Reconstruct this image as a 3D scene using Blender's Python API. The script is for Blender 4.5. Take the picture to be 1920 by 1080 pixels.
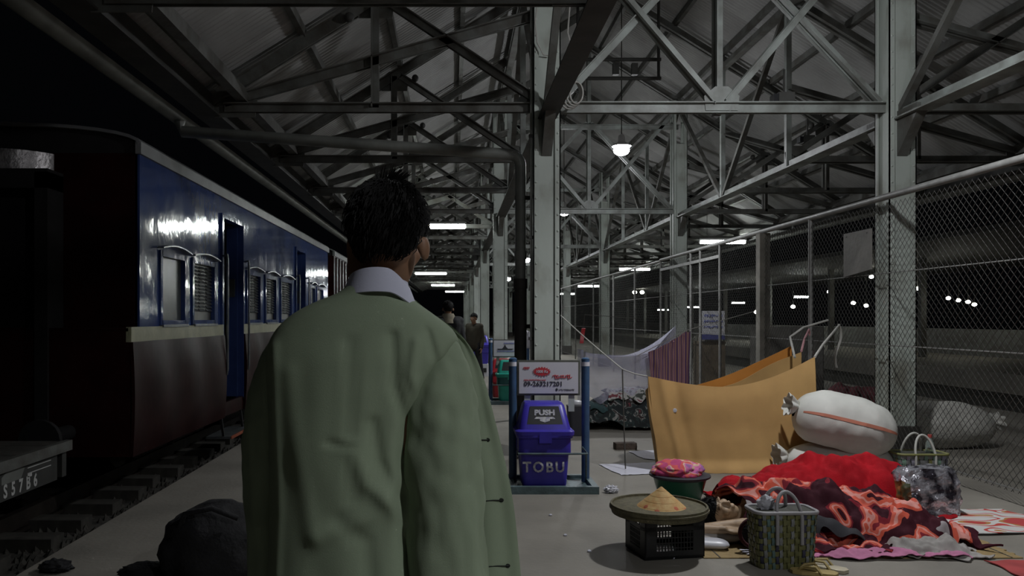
import bpy, bmesh, math, random
from mathutils import Vector, Matrix, Euler, noise
PI = math.pi
random.seed(7)
for o in list(bpy.data.objects): bpy.data.objects.remove(o)
SC = bpy.context.scene
COL = SC.collection

# ------------------------------------------------------------------ camera, night sky, exposure
cam_d = bpy.data.cameras.new('camera'); cam = bpy.data.objects.new('camera', cam_d); COL.objects.link(cam)
cam.location = (0, 0, 1.4); cam.rotation_euler = (PI/2, 0, 0)
cam_d.sensor_width = 36; cam_d.lens = 1500/1920*36
cam_d.shift_x = 110/1920; cam_d.shift_y = 57/1920
cam_d.clip_start = 0.05; cam_d.clip_end = 400
SC.camera = cam
W = bpy.data.worlds.new('night'); SC.world = W; W.use_nodes = True
W.node_tree.nodes['Background'].inputs[0].default_value = (0.55, 0.62, 0.8, 1)
W.node_tree.nodes['Background'].inputs[1].default_value = 0.0012
SC.view_settings.view_transform = 'Standard'; SC.view_settings.look = 'None'
SC.view_settings.gamma = 1; SC.view_settings.use_curve_mapping = False
SC.view_settings.exposure = 0.25
PENDANT_W = 62.0         # watts of each bare pendant bulb
BEAM_W = 215.0           # extra light its reflector throws down
TUBE_E = 50.0           # emission of the fluorescent tubes

F = 1500.0
def pt(x, y, Y): return Vector(((x-850)*Y/F, Y, 1.4-(y-597)*Y/F))
def gp(x, y, z=0.0):
    Y = (1.4-z)*F/(y-597); return Vector(((x-850)*Y/F, Y, z))
ORD = ['first','second','third','fourth','fifth','sixth','seventh','eighth','ninth','tenth','eleventh','twelfth',
       'thirteenth','fourteenth','fifteenth','sixteenth','seventeenth','eighteenth','nineteenth','twentieth',
       'twenty-first','twenty-second','twenty-third','twenty-fourth','twenty-fifth','twenty-sixth']
def sm(a, b, x):
    t = min(1, max(0, (x-a)/(b-a))); return t*t*(3-2*t)
def lerp(a, b, t): return a+(b-a)*t
def interp(tab, x):
    if x <= tab[0][0]: return tab[0][1]
    n = len(tab)
    for i in range(n-1):
        (x0, y0), (x1, y1) = tab[i], tab[i+1]
        if x <= x1:
            h = x1-x0; s = (y1-y0)/h
            m0 = s if i == 0 else (y1-tab[i-1][1])/(x1-tab[i-1][0]); m1 = s if i == n-2 else (tab[i+2][1]-y0)/(tab[i+2][0]-x0)
            t = (x-x0)/h; return y0*(2*t**3-3*t*t+1)+m0*h*(t**3-2*t*t+t)+y1*(3*t*t-2*t**3)+m1*h*(t**3-t*t)
    return tab[-1][1]
def nz(x, y=0, z=0): return noise.noise(Vector((x, y, z)))

# ------------------------------------------------------------------ materials
MATS = {}
def mat(name, col, rough=.6, metal=0, var=.15, scale=6, col2=None, bump=0, bscale=None, streak=None, coords='Object', spec=.5,
        emit=None, estr=0, alpha=None, trans=0, coat=0, detail=6, ramp=(.35, .65), bdist=.02, rvar=0):
    if name in MATS: return MATS[name]
    m = bpy.data.materials.new(name); m.use_nodes = True; MATS[name] = m
    nt = m.node_tree; N = nt.nodes; L = nt.links; b = N['Principled BSDF']
    b.inputs['Roughness'].default_value = rough; b.inputs['Metallic'].default_value = metal
    b.inputs['Specular IOR Level'].default_value = spec
    if coat: b.inputs['Coat Weight'].default_value = coat; b.inputs['Coat Roughness'].default_value = .06
    if trans: b.inputs['Transmission Weight'].default_value = trans
    tc = N.new('ShaderNodeTexCoord'); mp = N.new('ShaderNodeMapping'); L.new(tc.outputs[coords], mp.inputs[0])
    if streak: mp.inputs['Scale'].default_value = streak
    n1 = N.new('ShaderNodeTexNoise'); n1.inputs['Scale'].default_value = scale; n1.inputs['Detail'].default_value = detail
    L.new(mp.outputs[0], n1.inputs['Vector'])
    r = N.new('ShaderNodeValToRGB'); L.new(n1.outputs[0], r.inputs[0])
    r.color_ramp.elements[0].position = ramp[0]; r.color_ramp.elements[1].position = ramp[1]
    c2 = col2 if col2 else tuple(c*(1-var*2) for c in col)
    r.color_ramp.elements[0].color = (*c2, 1); r.color_ramp.elements[1].color = (*col, 1)
    L.new(r.outputs[0], b.inputs['Base Color'])
    if rvar:
        mr = N.new('ShaderNodeMapRange'); L.new(n1.outputs[0], mr.inputs[0])
        mr.inputs[1].default_value = .3; mr.inputs[2].default_value = .7
        mr.inputs[3].default_value = rough+rvar; mr.inputs[4].default_value = rough; L.new(mr.outputs[0], b.inputs['Roughness'])
    if bump:
        n2 = N.new('ShaderNodeTexNoise'); n2.inputs['Scale'].default_value = bscale or scale*4; n2.inputs['Detail'].default_value = 3
        L.new(mp.outputs[0], n2.inputs['Vector'])
        bp = N.new('ShaderNodeBump'); bp.inputs['Strength'].default_value = bump; bp.inputs['Distance'].default_value = bdist
        L.new(n2.outputs[0], bp.inputs['Height']); L.new(bp.outputs[0], b.inputs['Normal'])
    if emit:
        b.inputs['Emission Color'].default_value = (*emit, 1); b.inputs['Emission Strength'].default_value = estr
    if alpha is not None: b.inputs['Alpha'].default_value = alpha
    return m
def bsdf(m): return m.node_tree.nodes['Principled BSDF']
def ramp_mat(name, tex, scale, stops, rough=.85, streak=None, detail=3, bump=.3, bscale=60, const=True, distort=0, sheen=0):
    """cloth whose colours follow thresholds of a noise / voronoi / wave texture"""
    m = bpy.data.materials.new(name); m.use_nodes = True; MATS[name] = m
    nt = m.node_tree; N = nt.nodes; L = nt.links; b = N['Principled BSDF']; b.inputs['Roughness'].default_value = rough
    tc = N.new('ShaderNodeTexCoord'); mp = N.new('ShaderNodeMapping'); L.new(tc.outputs['Object'], mp.inputs[0])
    if streak: mp.inputs['Scale'].default_value = streak
    if tex == 'noise':
        t = N.new('ShaderNodeTexNoise'); t.inputs['Scale'].default_value = scale; t.inputs['Detail'].default_value = detail
        t.inputs['Distortion'].default_value = distort; out = t.outputs[0]
    elif tex == 'voronoi':
        t = N.new('ShaderNodeTexVoronoi'); t.inputs['Scale'].default_value = scale; out = t.outputs['Distance']
    elif tex == 'checker':
        t = N.new('ShaderNodeTexVoronoi'); t.inputs['Scale'].default_value = scale; t.distance = 'CHEBYCHEV'; t.inputs['Randomness'].default_value = 0; out = t.outputs['Distance']
    else:
        t = N.new('ShaderNodeTexWave'); t.inputs['Scale'].default_value = scale; t.inputs['Distortion'].default_value = distort; t.bands_direction = tex; out = t.outputs[0]
    L.new(mp.outputs[0], t.inputs['Vector'])
    r = N.new('ShaderNodeValToRGB'); L.new(out, r.inputs[0])
    cr = r.color_ramp; cr.interpolation = 'CONSTANT' if const else 'LINEAR'
    while len(cr.elements) < len(stops): cr.elements.new(.5)
    for e, (p, c) in zip(cr.elements, stops): e.position = p; e.color = (*c, 1)
    L.new(r.outputs[0], b.inputs['Base Color'])
    if sheen: b.inputs['Sheen Weight'].default_value = sheen
    if bump:
        n2 = N.new('ShaderNodeTexNoise'); n2.inputs['Scale'].default_value = bscale; L.new(tc.outputs['Object'], n2.inputs['Vector'])
        bp = N.new('ShaderNodeBump'); bp.inputs['Strength'].default_value = bump; bp.inputs['Distance'].default_value = .004
        L.new(n2.outputs[0], bp.inputs['Height']); L.new(bp.outputs[0], b.inputs['Normal'])
    return m

mat('concrete', (.25,.232,.198), .8, var=.14, scale=1.6, bump=.35, bscale=30, rvar=-.12, bdist=.006)
mat('kerb', (.24,.23,.2), .85, var=.18, scale=4, bump=.4, bscale=30, bdist=.006)
mat('ballast', (.075,.07,.06), .95, var=.3, scale=9, bump=.6)
mat('sleeper', (.06,.055,.045), .9, var=.25, scale=8)
mat('rail', (.09,.075,.065), .45, metal=.7, var=.2)
mat('roof_sheet', (.42,.42,.41), .55, metal=.0, var=.14, scale=1.2, col2=(.27,.27,.26), streak=(1,.5,1), rvar=.1)
mat('steel_grey', (.12,.125,.115), .6, var=.2, scale=5, col2=(.065,.06,.05), bump=.2)
mat('steel_dark', (.05,.05,.045), .7, var=.2, scale=5)
mat('paint_green', (.40,.44,.40), .55, var=.1, scale=3.2, col2=(.2,.2,.165), bump=.25, bscale=20, ramp=(.3,.5), streak=(1,1,.5), bdist=.006)
mat('paint_pale', (.30,.33,.31), .5, var=.15, scale=4, col2=(.15,.155,.14), bump=.15)
mat('column_dark', (.04,.036,.032), .7, var=.2)
mat('pipe_grey', (.22,.23,.21), .5, var=.2, scale=4)
mat('wire', (.10,.10,.095), .6, metal=.2, var=.1)
mat('galv', (.26,.26,.25), .5, metal=.3, var=.15, scale=8)
mat('concrete_post', (.23,.22,.19), .85, var=.2, scale=5, bump=.3)
mat('board_grey', (.17,.165,.15), .7, var=.15, scale=5, bump=.2)
mat('lamp_white', (.7,.7,.7), .4, var=.02)
mat('tube_on', (1,1,1), .3, emit=(.93,1,.95), estr=TUBE_E)
mat('globe_on', (1,1,1), .3, emit=(.92,.93,1), estr=60)
mat('dot_on', (1,1,1), .3, emit=(1,1,.85), estr=22)
mat('skin', (.27,.145,.085), .55, var=.08, scale=20, bump=.1, bscale=200, bdist=.001)
mat('skin_pale', (.42,.29,.18), .55, var=.08, scale=20)
mat('hair', (.008,.0075,.0075), .7, var=.2, scale=40, streak=(1,1,.15), bump=.5, bscale=160, bdist=.002, spec=.2)
mat('eye_white', (.6,.58,.55), .3, var=.02); mat('eye_dark', (.02,.012,.01), .2, var=.02); mat('lip', (.25,.1,.08), .5, var=.05)
mat('shirt_white', (.55,.56,.68), .8, var=.04, bump=.2, bscale=300, bdist=.001)
mat('black_cloth', (.012,.012,.014), .85, var=.2, scale=10, bump=.3)
mat('longyi', (.05,.03,.03), .85, var=.2, scale=10)
# ------------------------------------------------------------------ mesh builder
def frame_of(d, up=(0,0,1)):
    d = Vector(d).normalized(); up = Vector(up)
    if abs(d.dot(up)) > .98: up = Vector((0,1,0)) if abs(d.y) < .9 else Vector((1,0,0))
    s = d.cross(up).normalized(); u = s.cross(d).normalized(); return s, u, d
BASE = {}
class MB:
    def __init__(s): s.v = []; s.f = []
    def add(s, vs, fs):
        n = len(s.v); s.v += [Vector(p) for p in vs]; s.f += [tuple(i+n for i in f) for f in fs]; return s
    def box(s, c, d, rot=None):
        c = Vector(c); x, y, z = d[0]/2, d[1]/2, d[2]/2
        vs = [Vector((a*x, b*y, e*z)) for e in (-1,1) for b in (-1,1) for a in (-1,1)]
        if rot is not None:
            M = rot if isinstance(rot, Matrix) else Euler(rot).to_matrix()
            vs = [M @ p for p in vs]
        return s.add([c+p for p in vs], [(0,2,3,1),(4,5,7,6),(0,1,5,4),(2,6,7,3),(0,4,6,2),(1,3,7,5)])
    def span(s, a, b):
        return s.box([(a[i]+b[i])/2 for i in range(3)], [abs(b[i]-a[i]) for i in range(3)])
    def beam(s, p, q, w, h, up=(0,0,1)):
        p, q = Vector(p), Vector(q); a, u, d = frame_of(q-p, up); a = a*w/2; u = u*h/2
        return s.add([p-a-u,p+a-u,p+a+u,p-a+u,q-a-u,q+a-u,q+a+u,q-a+u],
                     [(0,1,2,3),(7,6,5,4),(0,4,5,1),(1,5,6,2),(2,6,7,3),(3,7,4,0)])
    def angle(s, p, q, w, up=(0,0,1), t=.012):
        """rolled angle section: two thin legs"""
        p, q = Vector(p), Vector(q); a, u, d = frame_of(q-p, up)
        s.beam(p, q, w, t, up); s.beam(p+u*(w/2-t)-a*0, q+u*(w/2-t), t, w, up); return s
    def tube(s, p, q, r1, r2=None, n=8):
        r2 = r1 if r2 is None else r2; p, q = Vector(p), Vector(q); a, u, d = frame_of(q-p)
        vs = [c+(a*math.cos(2*PI*i/n)+u*math.sin(2*PI*i/n))*r for c, r in ((p,r1),(q,r2)) for i in range(n)]
        fs = [(i,(i+1)%n,n+(i+1)%n,n+i) for i in range(n)]+[tuple(range(n))[::-1], tuple(range(n,2*n))]
        return s.add(vs, fs)
    def path(s, pts, r, n=6, closed=False, flat=None):
        pts = [Vector(p) for p in pts]; m = len(pts); vs = []; fs = []
        t0 = (pts[1]-pts[0]).normalized(); a, u, _ = frame_of(t0)
        for i, p in enumerate(pts):
            if closed: t = pts[(i+1)%m]-pts[i-1]
            else: t = pts[min(i+1,m-1)]-pts[max(i-1,0)]
            t.normalize(); a = (a-t*a.dot(t)).normalized(); u = t.cross(a)
            ri = r(i/(m-1)) if callable(r) else r
            fa = flat or 1
            vs += [p+(a*math.cos(2*PI*k/n)*fa+u*math.sin(2*PI*k/n))*ri for k in range(n)]
        for i in range(m if closed else m-1):
            j = (i+1)%m
            fs += [(i*n+k, i*n+(k+1)%n, j*n+(k+1)%n, j*n+k) for k in range(n)]
        if not closed: fs += [tuple(range(n))[::-1], tuple(range((m-1)*n, m*n))]
        return s.add(vs, fs)
    def lathe(s, prof, n=24, c=(0,0,0), sx=1, sy=1, rot=None):
        vs = []; c = Vector(c)
        for r, z in prof:
            for i in range(n):
                p = Vector((r*sx*math.cos(2*PI*i/n), r*sy*math.sin(2*PI*i/n), z))
                vs.append(c+(rot @ p if rot is not None else p))
        m = len(prof)
        fs = [(j*n+i, j*n+(i+1)%n, (j+1)*n+(i+1)%n, (j+1)*n+i) for j in range(m-1) for i in range(n)]
        fs += [tuple(range(n))[::-1], tuple(range((m-1)*n, m*n))]
        return s.add(vs, fs)
    def ell(s, c, r, nu=14, nv=9, rot=None):
        c = Vector(c); vs = []; fs = []
        for j in range(nv+1):
            th = PI*j/nv
            for i in range(nu):
                ph = 2*PI*i/nu
                p = Vector((r[0]*math.sin(th)*math.cos(ph), r[1]*math.sin(th)*math.sin(ph), r[2]*math.cos(th)))
                vs.append(c+(rot @ p if rot is not None else p))
        for j in range(nv):
            for i in range(nu): fs.append((j*nu+i, (j+1)*nu+i, (j+1)*nu+(i+1)%nu, j*nu+(i+1)%nu))
        return s.add(vs, fs)
    def cap(s, p, q, r1, r2, n=10):
        """tapered capsule for bodies"""
        p, q = Vector(p), Vector(q)
        s.tube(p, q, r1, r2, n); s.ell(p, (r1,)*3, n, 6); s.ell(q, (r2,)*3, n, 6); return s
    def grid(s, fn, nu, nv, wrap=False):
        vs = [fn(i/(nu if wrap else nu-1), j/(nv-1)) for j in range(nv) for i in range(nu)]; fs = []
        for j in range(nv-1):
            for i in range(nu if wrap else nu-1):
                k = (i+1) % nu; fs.append((j*nu+i, j*nu+k, (j+1)*nu+k, (j+1)*nu+i))
        return s.add(vs, fs)
    def sheet(s, fn, nu, nv, th=.004):
        """grid with thickness (along its own normals)"""
        P = [[Vector(fn(i/(nu-1), j/(nv-1))) for i in range(nu)] for j in range(nv)]
        Q = []
        for j in range(nv):
            row = []
            for i in range(nu):
                a = P[j][min(i+1,nu-1)]-P[j][max(i-1,0)]; b = P[min(j+1,nv-1)][i]-P[max(j-1,0)][i]
                nrm = a.cross(b); nrm = nrm.normalized() if nrm.length > 1e-9 else Vector((0,0,1)); row.append(P[j][i]-nrm*th)
            Q.append(row)
        n = nu*nv; vs = [p for r in P for p in r]+[p for r in Q for p in r]; fs = []
        for j in range(nv-1):
            for i in range(nu-1):
                a, b, c, d = j*nu+i, j*nu+i+1, (j+1)*nu+i+1, (j+1)*nu+i
                fs += [(a,b,c,d), (n+d,n+c,n+b,n+a)]
        rim = [i for i in range(nu)]+[j*nu+nu-1 for j in range(1,nv)]+[(nv-1)*nu+i for i in range(nu-2,-1,-1)]+[j*nu for j in range(nv-2,0,-1)]
        for k in range(len(rim)):
            a, b = rim[k], rim[(k+1)%len(rim)]; fs.append((b,a,n+a,n+b))
        return s.add(vs, fs)
    def prism(s, poly, o, ax, ay, depth):
        o, ax, ay = Vector(o), Vector(ax), Vector(ay); az = ax.cross(ay)*depth; n = len(poly)
        vs = [o+ax*x+ay*y for x, y in poly]; vs += [p+az for p in vs]
        return s.add(vs, [tuple(range(n))[::-1], tuple(range(n,2*n))]+[(i,(i+1)%n,n+(i+1)%n,n+i) for i in range(n)])
    def xform(s, M, start=0):
        for i in range(start, len(s.v)): s.v[i] = M @ s.v[i]
        return s
    def mesh(s, name, base=(0,0,0)):
        b = Vector(base); me = bpy.data.meshes.new(name); me.from_pydata([p-b for p in s.v], [], s.f); return me
    def build(s, name, m, parent=None, smooth=0, base=None, fix=True):
        """one object; parts take their parent's base. smooth = sharp angle in degrees (0: flat)"""
        b = BASE[parent.name] if parent else Vector(base or (0,0,0))
        me = s.mesh(name, b)
        if fix:
            bm = bmesh.new(); bm.from_mesh(me); bmesh.ops.recalc_face_normals(bm, faces=bm.faces); bm.to_mesh(me); bm.free()
        if smooth:
            me.shade_smooth(); me.set_sharp_from_angle(angle=math.radians(smooth))
        me.materials.append(MATS[m] if isinstance(m, str) else m)
        o = bpy.data.objects.new(name, me); COL.objects.link(o)
        if parent: o.parent = parent
        else: o.location = b
        BASE[o.name] = b
        return o
def tag(o, label, cat, group=None, kind=None):
    if label: o['label'] = label
    if cat: o['category'] = cat
    if group: o['group'] = group
    if kind: o['kind'] = kind
    return o
def thing(name, label, cat, loc=(0,0,0), group=None, kind=None):
    o = bpy.data.objects.new(name, None); COL.objects.link(o); o.location = loc; o.empty_display_size = .1
    BASE[o.name] = Vector(loc); return tag(o, label, cat, group, kind)
def struct(name, label=None, loc=(0,0,0)): return thing(name, label, None, loc, kind='structure')
def copy_tree(o, parent=None, loc=None, label=None):
    c = o.copy(); COL.objects.link(c)
    if parent: c.parent = parent
    if loc is not None: c.location = loc
    if label: c['label'] = label
    for ch in list(o.children): copy_tree(ch, c)
    BASE[c.name] = Vector(c.location) if not parent else BASE[o.name]
    return c
def share(src, name, parent, loc=(0,0,0), rot=None, scale=None):
    """another object using the same mesh data"""
    o = bpy.data.objects.new(name, src.data); COL.objects.link(o); o.parent = parent; o.location = loc
    if rot: o.rotation_euler = rot
    if scale: o.scale = scale
    BASE[o.name] = BASE[parent.name] if parent else Vector(loc); return o
def remeshed(mb, name, m, voxel, parent=None, smooth=6, base=None, dec=None):
    b = BASE[parent.name] if parent else Vector(base or (0,0,0))
    me = mb.mesh(name+'_raw', b); o = bpy.data.objects.new(name+'_raw', me); COL.objects.link(o)
    r = o.modifiers.new('r', 'REMESH'); r.mode = 'VOXEL'; r.voxel_size = voxel
    s = o.modifiers.new('s', 'SMOOTH'); s.iterations = smooth; s.factor = .5
    if dec: d = o.modifiers.new('d', 'DECIMATE'); d.ratio = dec
    dg = bpy.context.evaluated_depsgraph_get(); me2 = bpy.data.meshes.new_from_object(o.evaluated_get(dg))
    bpy.data.objects.remove(o); bpy.data.meshes.remove(me)
    me2.name = name; me2.materials.clear(); me2.materials.append(MATS[m] if isinstance(m, str) else m); me2.shade_smooth()
    ob = bpy.data.objects.new(name, me2); COL.objects.link(ob)
    if parent: ob.parent = parent
    else: ob.location = b
    BASE[ob.name] = b
    return ob
def text_mb(txt, size, ext=.001, bold=0.0, spacing=1.0):
    cu = bpy.data.curves.new('t', 'FONT'); cu.body = txt; cu.size = size; cu.extrude = ext; cu.offset = bold; cu.space_character = spacing
    cu.align_x = 'CENTER'; cu.align_y = 'CENTER'; cu.resolution_u = 3
    o = bpy.data.objects.new('t', cu); COL.objects.link(o)
    dg = bpy.context.evaluated_depsgraph_get(); me = bpy.data.meshes.new_from_object(o.evaluated_get(dg))
    mb = MB(); mb.add([v.co.copy() for v in me.vertices], [tuple(p.vertices) for p in me.polygons])
    bpy.data.objects.remove(o); bpy.data.meshes.remove(me); bpy.data.curves.remove(cu)
    return mb
def text(txt, name, m, parent, c, size, face=(0,-1,0), up=(0,0,1), bold=0, sx=1, spacing=1.0, ext=.001):
    """lettering standing on a surface that faces `face`"""
    mb = text_mb(txt, size, ext, bold, spacing); fz = Vector(face).normalized(); uy = Vector(up); ux = uy.cross(fz).normalized(); uy = fz.cross(ux)
    M = Matrix((( ux.x*sx, uy.x, fz.x, c[0]), (ux.y*sx, uy.y, fz.y, c[1]), (ux.z*sx, uy.z, fz.z, c[2]), (0,0,0,1)))
    mb.xform(M); return mb.build(name, m, parent, fix=False)

# ------------------------------------------------------------------ bodies
def head_shape(mb, M):
    k = len(mb.v)
    mb.ell((0,-.015,.025), (.073,.092,.09), 20, 12); mb.ell((0,.028,-.03), (.058,.06,.085), 16, 10); mb.ell((0,.042,-.088), (.04,.042,.032), 12, 8)
    for s in (-1, 1):
        mb.ell((s*.038,.058,-.022), (.026,.026,.026), 10, 7); mb.ell((s*.03,.076,.024), (.028,.015,.010), 10, 7)
        mb.ell((s*.086,-.004,-.012), (.0105,.02,.030), 10, 8, Euler((.15,0,s*-.45)).to_matrix())
        mb.ell((s*.011,.094,-.032), (.009,.01,.008), 8, 6)
    mb.cap((0,.086,.012), (0,.105,-.027), .008, .012, 8)
    mb.ell((0,.088,-.056), (.024,.011,.006), 10, 6); mb.ell((0,.087,-.067), (.021,.011,.007), 10, 6)
    mb.xform(M, k)
def hand_shape(mb, wrist, d, pn, side, curl=.35, s=1.0):
    """d: along the hand, pn: towards the palm side, side: towards the thumb"""
    d, pn, side = Vector(d).normalized(), Vector(pn).normalized(), Vector(side).normalized(); w = Vector(wrist)
    R = Matrix((side, d, pn)).transposed()
    mb.ell(w+d*.048*s, (.041*s, .055*s, .017*s), 14, 8, R)
    for i, (o, ln) in enumerate(((.030,.072), (.010,.080), (-.010,.074), (-.029,.058))):
        p = w+d*.088*s+side*o*s; a = curl*.5
        for k, fr in enumerate((.45,.3,.25)):
            a2 = a+curl*k*.7; q = p+(d*math.cos(a2)+pn*math.sin(a2))*ln*fr*s
            mb.cap(p, q, (.0092-.0008*k)*s, (.0086-.0008*k)*s, 8); p = q
    p = w+d*.025*s+side*.03*s
    for k, fr in enumerate((.035,.032,.026)):
        q = p+(d*(.55+.2*k)+side*(.8-.3*k)+pn*.35).normalized()*fr*s; mb.cap(p, q, (.0115-.001*k)*s, (.0105-.001*k)*s, 8); p = q
def hair_cap(parent, M, style='short', seed=1, strands=900, m='hair'):
    """hair: a shell over the skull plus tapering locks, one part"""
    rnd = random.Random(seed); mb = MB()
    def shell(u, v):
        ph = 2*PI*u; th = v*PI*.5*1.45
        c = Vector((0,-.018,.03)); y = math.sin(ph)
        lim = lerp(1.0, .62, sm(-.6, .6, y)); th *= lim; sd = 1-.13*sm(1.25,1.85,th)*abs(math.cos(ph))
        r = 1+.03*nz(math.cos(ph)*3, y*3, th*3+seed)
        return c+Vector((.0835*sd*r*math.sin(th)*math.cos(ph), .103*r*math.sin(th)*math.sin(ph), .1015*r*math.cos(th)))
    mb.grid(shell, 40, 22, wrap=True)
    for i in range(strands):
        u = rnd.random(); v = rnd.random()**.7; p = shell(u, v); c = Vector((0,-.018,.03)); n = (p-c).normalized()
        down = Vector((.25*math.sin(7*u), -.25, -1)); t = (down-n*down.dot(n)); t = t.normalized() if t.length > .05 else Vector((0,1,0))
        t = (t+Vector((rnd.uniform(-.3,.3), rnd.uniform(-.3,.3), rnd.uniform(-.2,.2)))).normalized(); L = rnd.uniform(.018,.036)
        if v < .16: t = (t*.4+n*.35+Vector((.5,.5,.1))*.6).normalized()
        s_ = n.cross(t)*.0012; a = p-n*.003; b = p+t*L*.55+n*.003; e = p+t*L-n*.001*rnd.random()+n*(.008 if v < .16 else -.002)
        mb.add([a-s_, a+s_, a+n*.003, b-s_, b+s_, b+n*.002, e], [(0,1,4,3),(1,2,5,4),(2,0,3,5),(3,4,6),(4,5,6),(5,3,6)])
    mb.xform(M)
    return mb.build('hair', m, parent, smooth=60, fix=False)
def eyes(parent, M):
    for s in (-1, 1):
        mb = MB().ell((s*.031,.078,.003), (.0125,.011,.0085), 10, 8).xform(M); e = mb.build('eye', 'eye_white', parent, 60)
        MB().ell((s*.031,.086,.003), (.005,.004,.005), 8, 6).xform(M).build('pupil', 'eye_dark', e, 60)
def HM(loc, yaw=0, pitch=0, roll=0): return Matrix.Translation(loc) @ Euler((pitch, roll, yaw), 'XYZ').to_matrix().to_4x4()
# ------------------------------------------------------------------ ground, platform, track
XC1, XC2, XR = .92, 4.42, 2.67         # the two column rows and the ridge
XE_L, XE_R = -2.45, 7.79               # eaves
BAY = 7.7; SUB = BAY/3
YC = [8+BAY*k for k in range(0, 8)]   # column lines
def roof_z(x): return 6.83-.62*abs(x-XR)
tag(MB().span((-60,-20,-.75), (70,140,-.5)).build('ground', 'ballast'), None, None, kind='structure')
fl = MB().span((-2.38,-4,-.6), (8.4,90,0)).build('floor', 'concrete'); tag(fl, 'grey concrete platform floor', None, kind='structure')
tag(MB().span((14,-4,-.6), (24,120,0)).build('floor_far', 'concrete'), 'far platform across the tracks', None, kind='structure')
tr = thing('railway_track', 'dark railway track with rails and sleepers beside the platform', 'railway track', (-4.3,5,-.5))
for x in (-3.8, -4.8):
    MB().span((x-.035,-2,-.42), (x+.035,70,-.28)).span((x-.06,-2,-.46), (x+.06,70,-.43)).build('rail', 'rail', tr)
s0 = None
for k in range(64):
    y = 1.0+k*.62
    if s0 is None: s0 = MB().box((-4.3,y,-.46), (2.0,.22,.14)).build('sleeper', 'sleeper', tr); y0 = y
    else: share(s0, 'sleeper', tr, (random.uniform(-.05,.05), y-y0, 0), rot=(0,0,random.uniform(-.008,.008)))
mb = MB(); rnd = random.Random(3)
for k in range(5200):
    x = rnd.uniform(-5.9,-2.42); y = 2.5+14*rnd.random()**1.3; r = rnd.uniform(.02,.05)
    a = [Vector((x+r*rnd.uniform(.6,1.3)*math.cos(t), y+r*rnd.uniform(.6,1.3)*math.sin(t), -.5)) for t in (0,1.57,3.14,4.71)]
    mb.add(a+[Vector((x+rnd.uniform(-.4,.4)*r, y+rnd.uniform(-.4,.4)*r, -.5+r*1.3))], [(0,1,4),(1,2,4),(2,3,4),(3,0,4)])
tag(mb.build('ballast', 'ballast', fix=False), 'dark ballast stones along the railway track', 'ballast', kind='stuff')

# ------------------------------------------------------------------ columns
def column(x, y, label, detail=True):
    t = thing('column', label, 'column', (x,y,0), 'steel columns of the platform roof')
    h = .135
    MB().box((x,y,2.4), (.23,.23,4.8)).build('shaft', 'paint_green', t)
    zt = roof_z(x)-.1
    for sx in (-1,1):
        for sy in (-1,1):
            MB().span((x+sx*h,y+sy*h,0.02), (x+sx*(h-.055),y+sy*(h-.012),zt)).span((x+sx*h,y+sy*h,0.02), (x+sx*(h-.012),y+sy*(h-.055),zt)).build('corner_angle', 'paint_green', t)
    MB().box((x,y,.17), (.33,.33,.34)).build('base', 'column_dark', t)
    b = MB()
    for s in (-1, 1): b.prism([(0,0),(.34,.36),(.34,.44),(0,.44)], (x-.05,y+s*.12,3.0), (0,s,0), (0,0,1), .1*s)
    b.build('bracket', 'steel_grey', t)
    if detail:
        r = MB()
        for i in range(26):
            z = .5+i*.16
            for sx in (-1,1): r.ell((x+sx*(h-.028),y-h-.001,z), (.012,.008,.012), 6, 4)
        tag(r.build('rivets', 'paint_green', t, 60), None, None, kind='stuff')
    return t
for r, x in enumerate((XC1, XC2)):
    for k, y in enumerate(YC):
        side = ('left row, along the train side', 'right row, along the wire fence')[r]
        column(x, y, f'pale green riveted steel column, {ORD[k]} from the camera in the {side}', k < 4)

# ------------------------------------------------------------------ roof: corrugated sheets on purlins
rf = struct('roof', 'grey corrugated metal roof on steel trusses', (0,0,0))
sw = SUB/3
def sheet_side(s):
    x1 = XE_L-.25 if s < 0 else XE_R+.25
    def fn(u, v):
        x = lerp(XR, x1, v); return Vector((x, (u-.5)*(sw+.03), roof_z(x)+.075+.012*math.cos(u*11*2*PI)))
    return MB().sheet(fn, 56, 3, .003)
src = {}
for s in (-1, 1):
    for k in range(-5, 78):
        y = (k+.5)*sw
        if s not in src: src[s] = sheet_side(s).build('roof_sheet', 'roof_sheet', rf, 50, fix=False); src[s].location = (0,y,0)
        else: share(src[s], 'roof_sheet', rf, (0,y,.004*(k % 2)))
for x in (-2.3,-1.5,-.7,.12,.92,1.7,2.45,2.9,3.64,4.42,5.2,6.05,6.85,7.65):
    MB().span((x-.03,-4,roof_z(x)-.04), (x+.03,66,roof_z(x)+.055)).build('purlin', 'steel_grey', rf)

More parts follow.
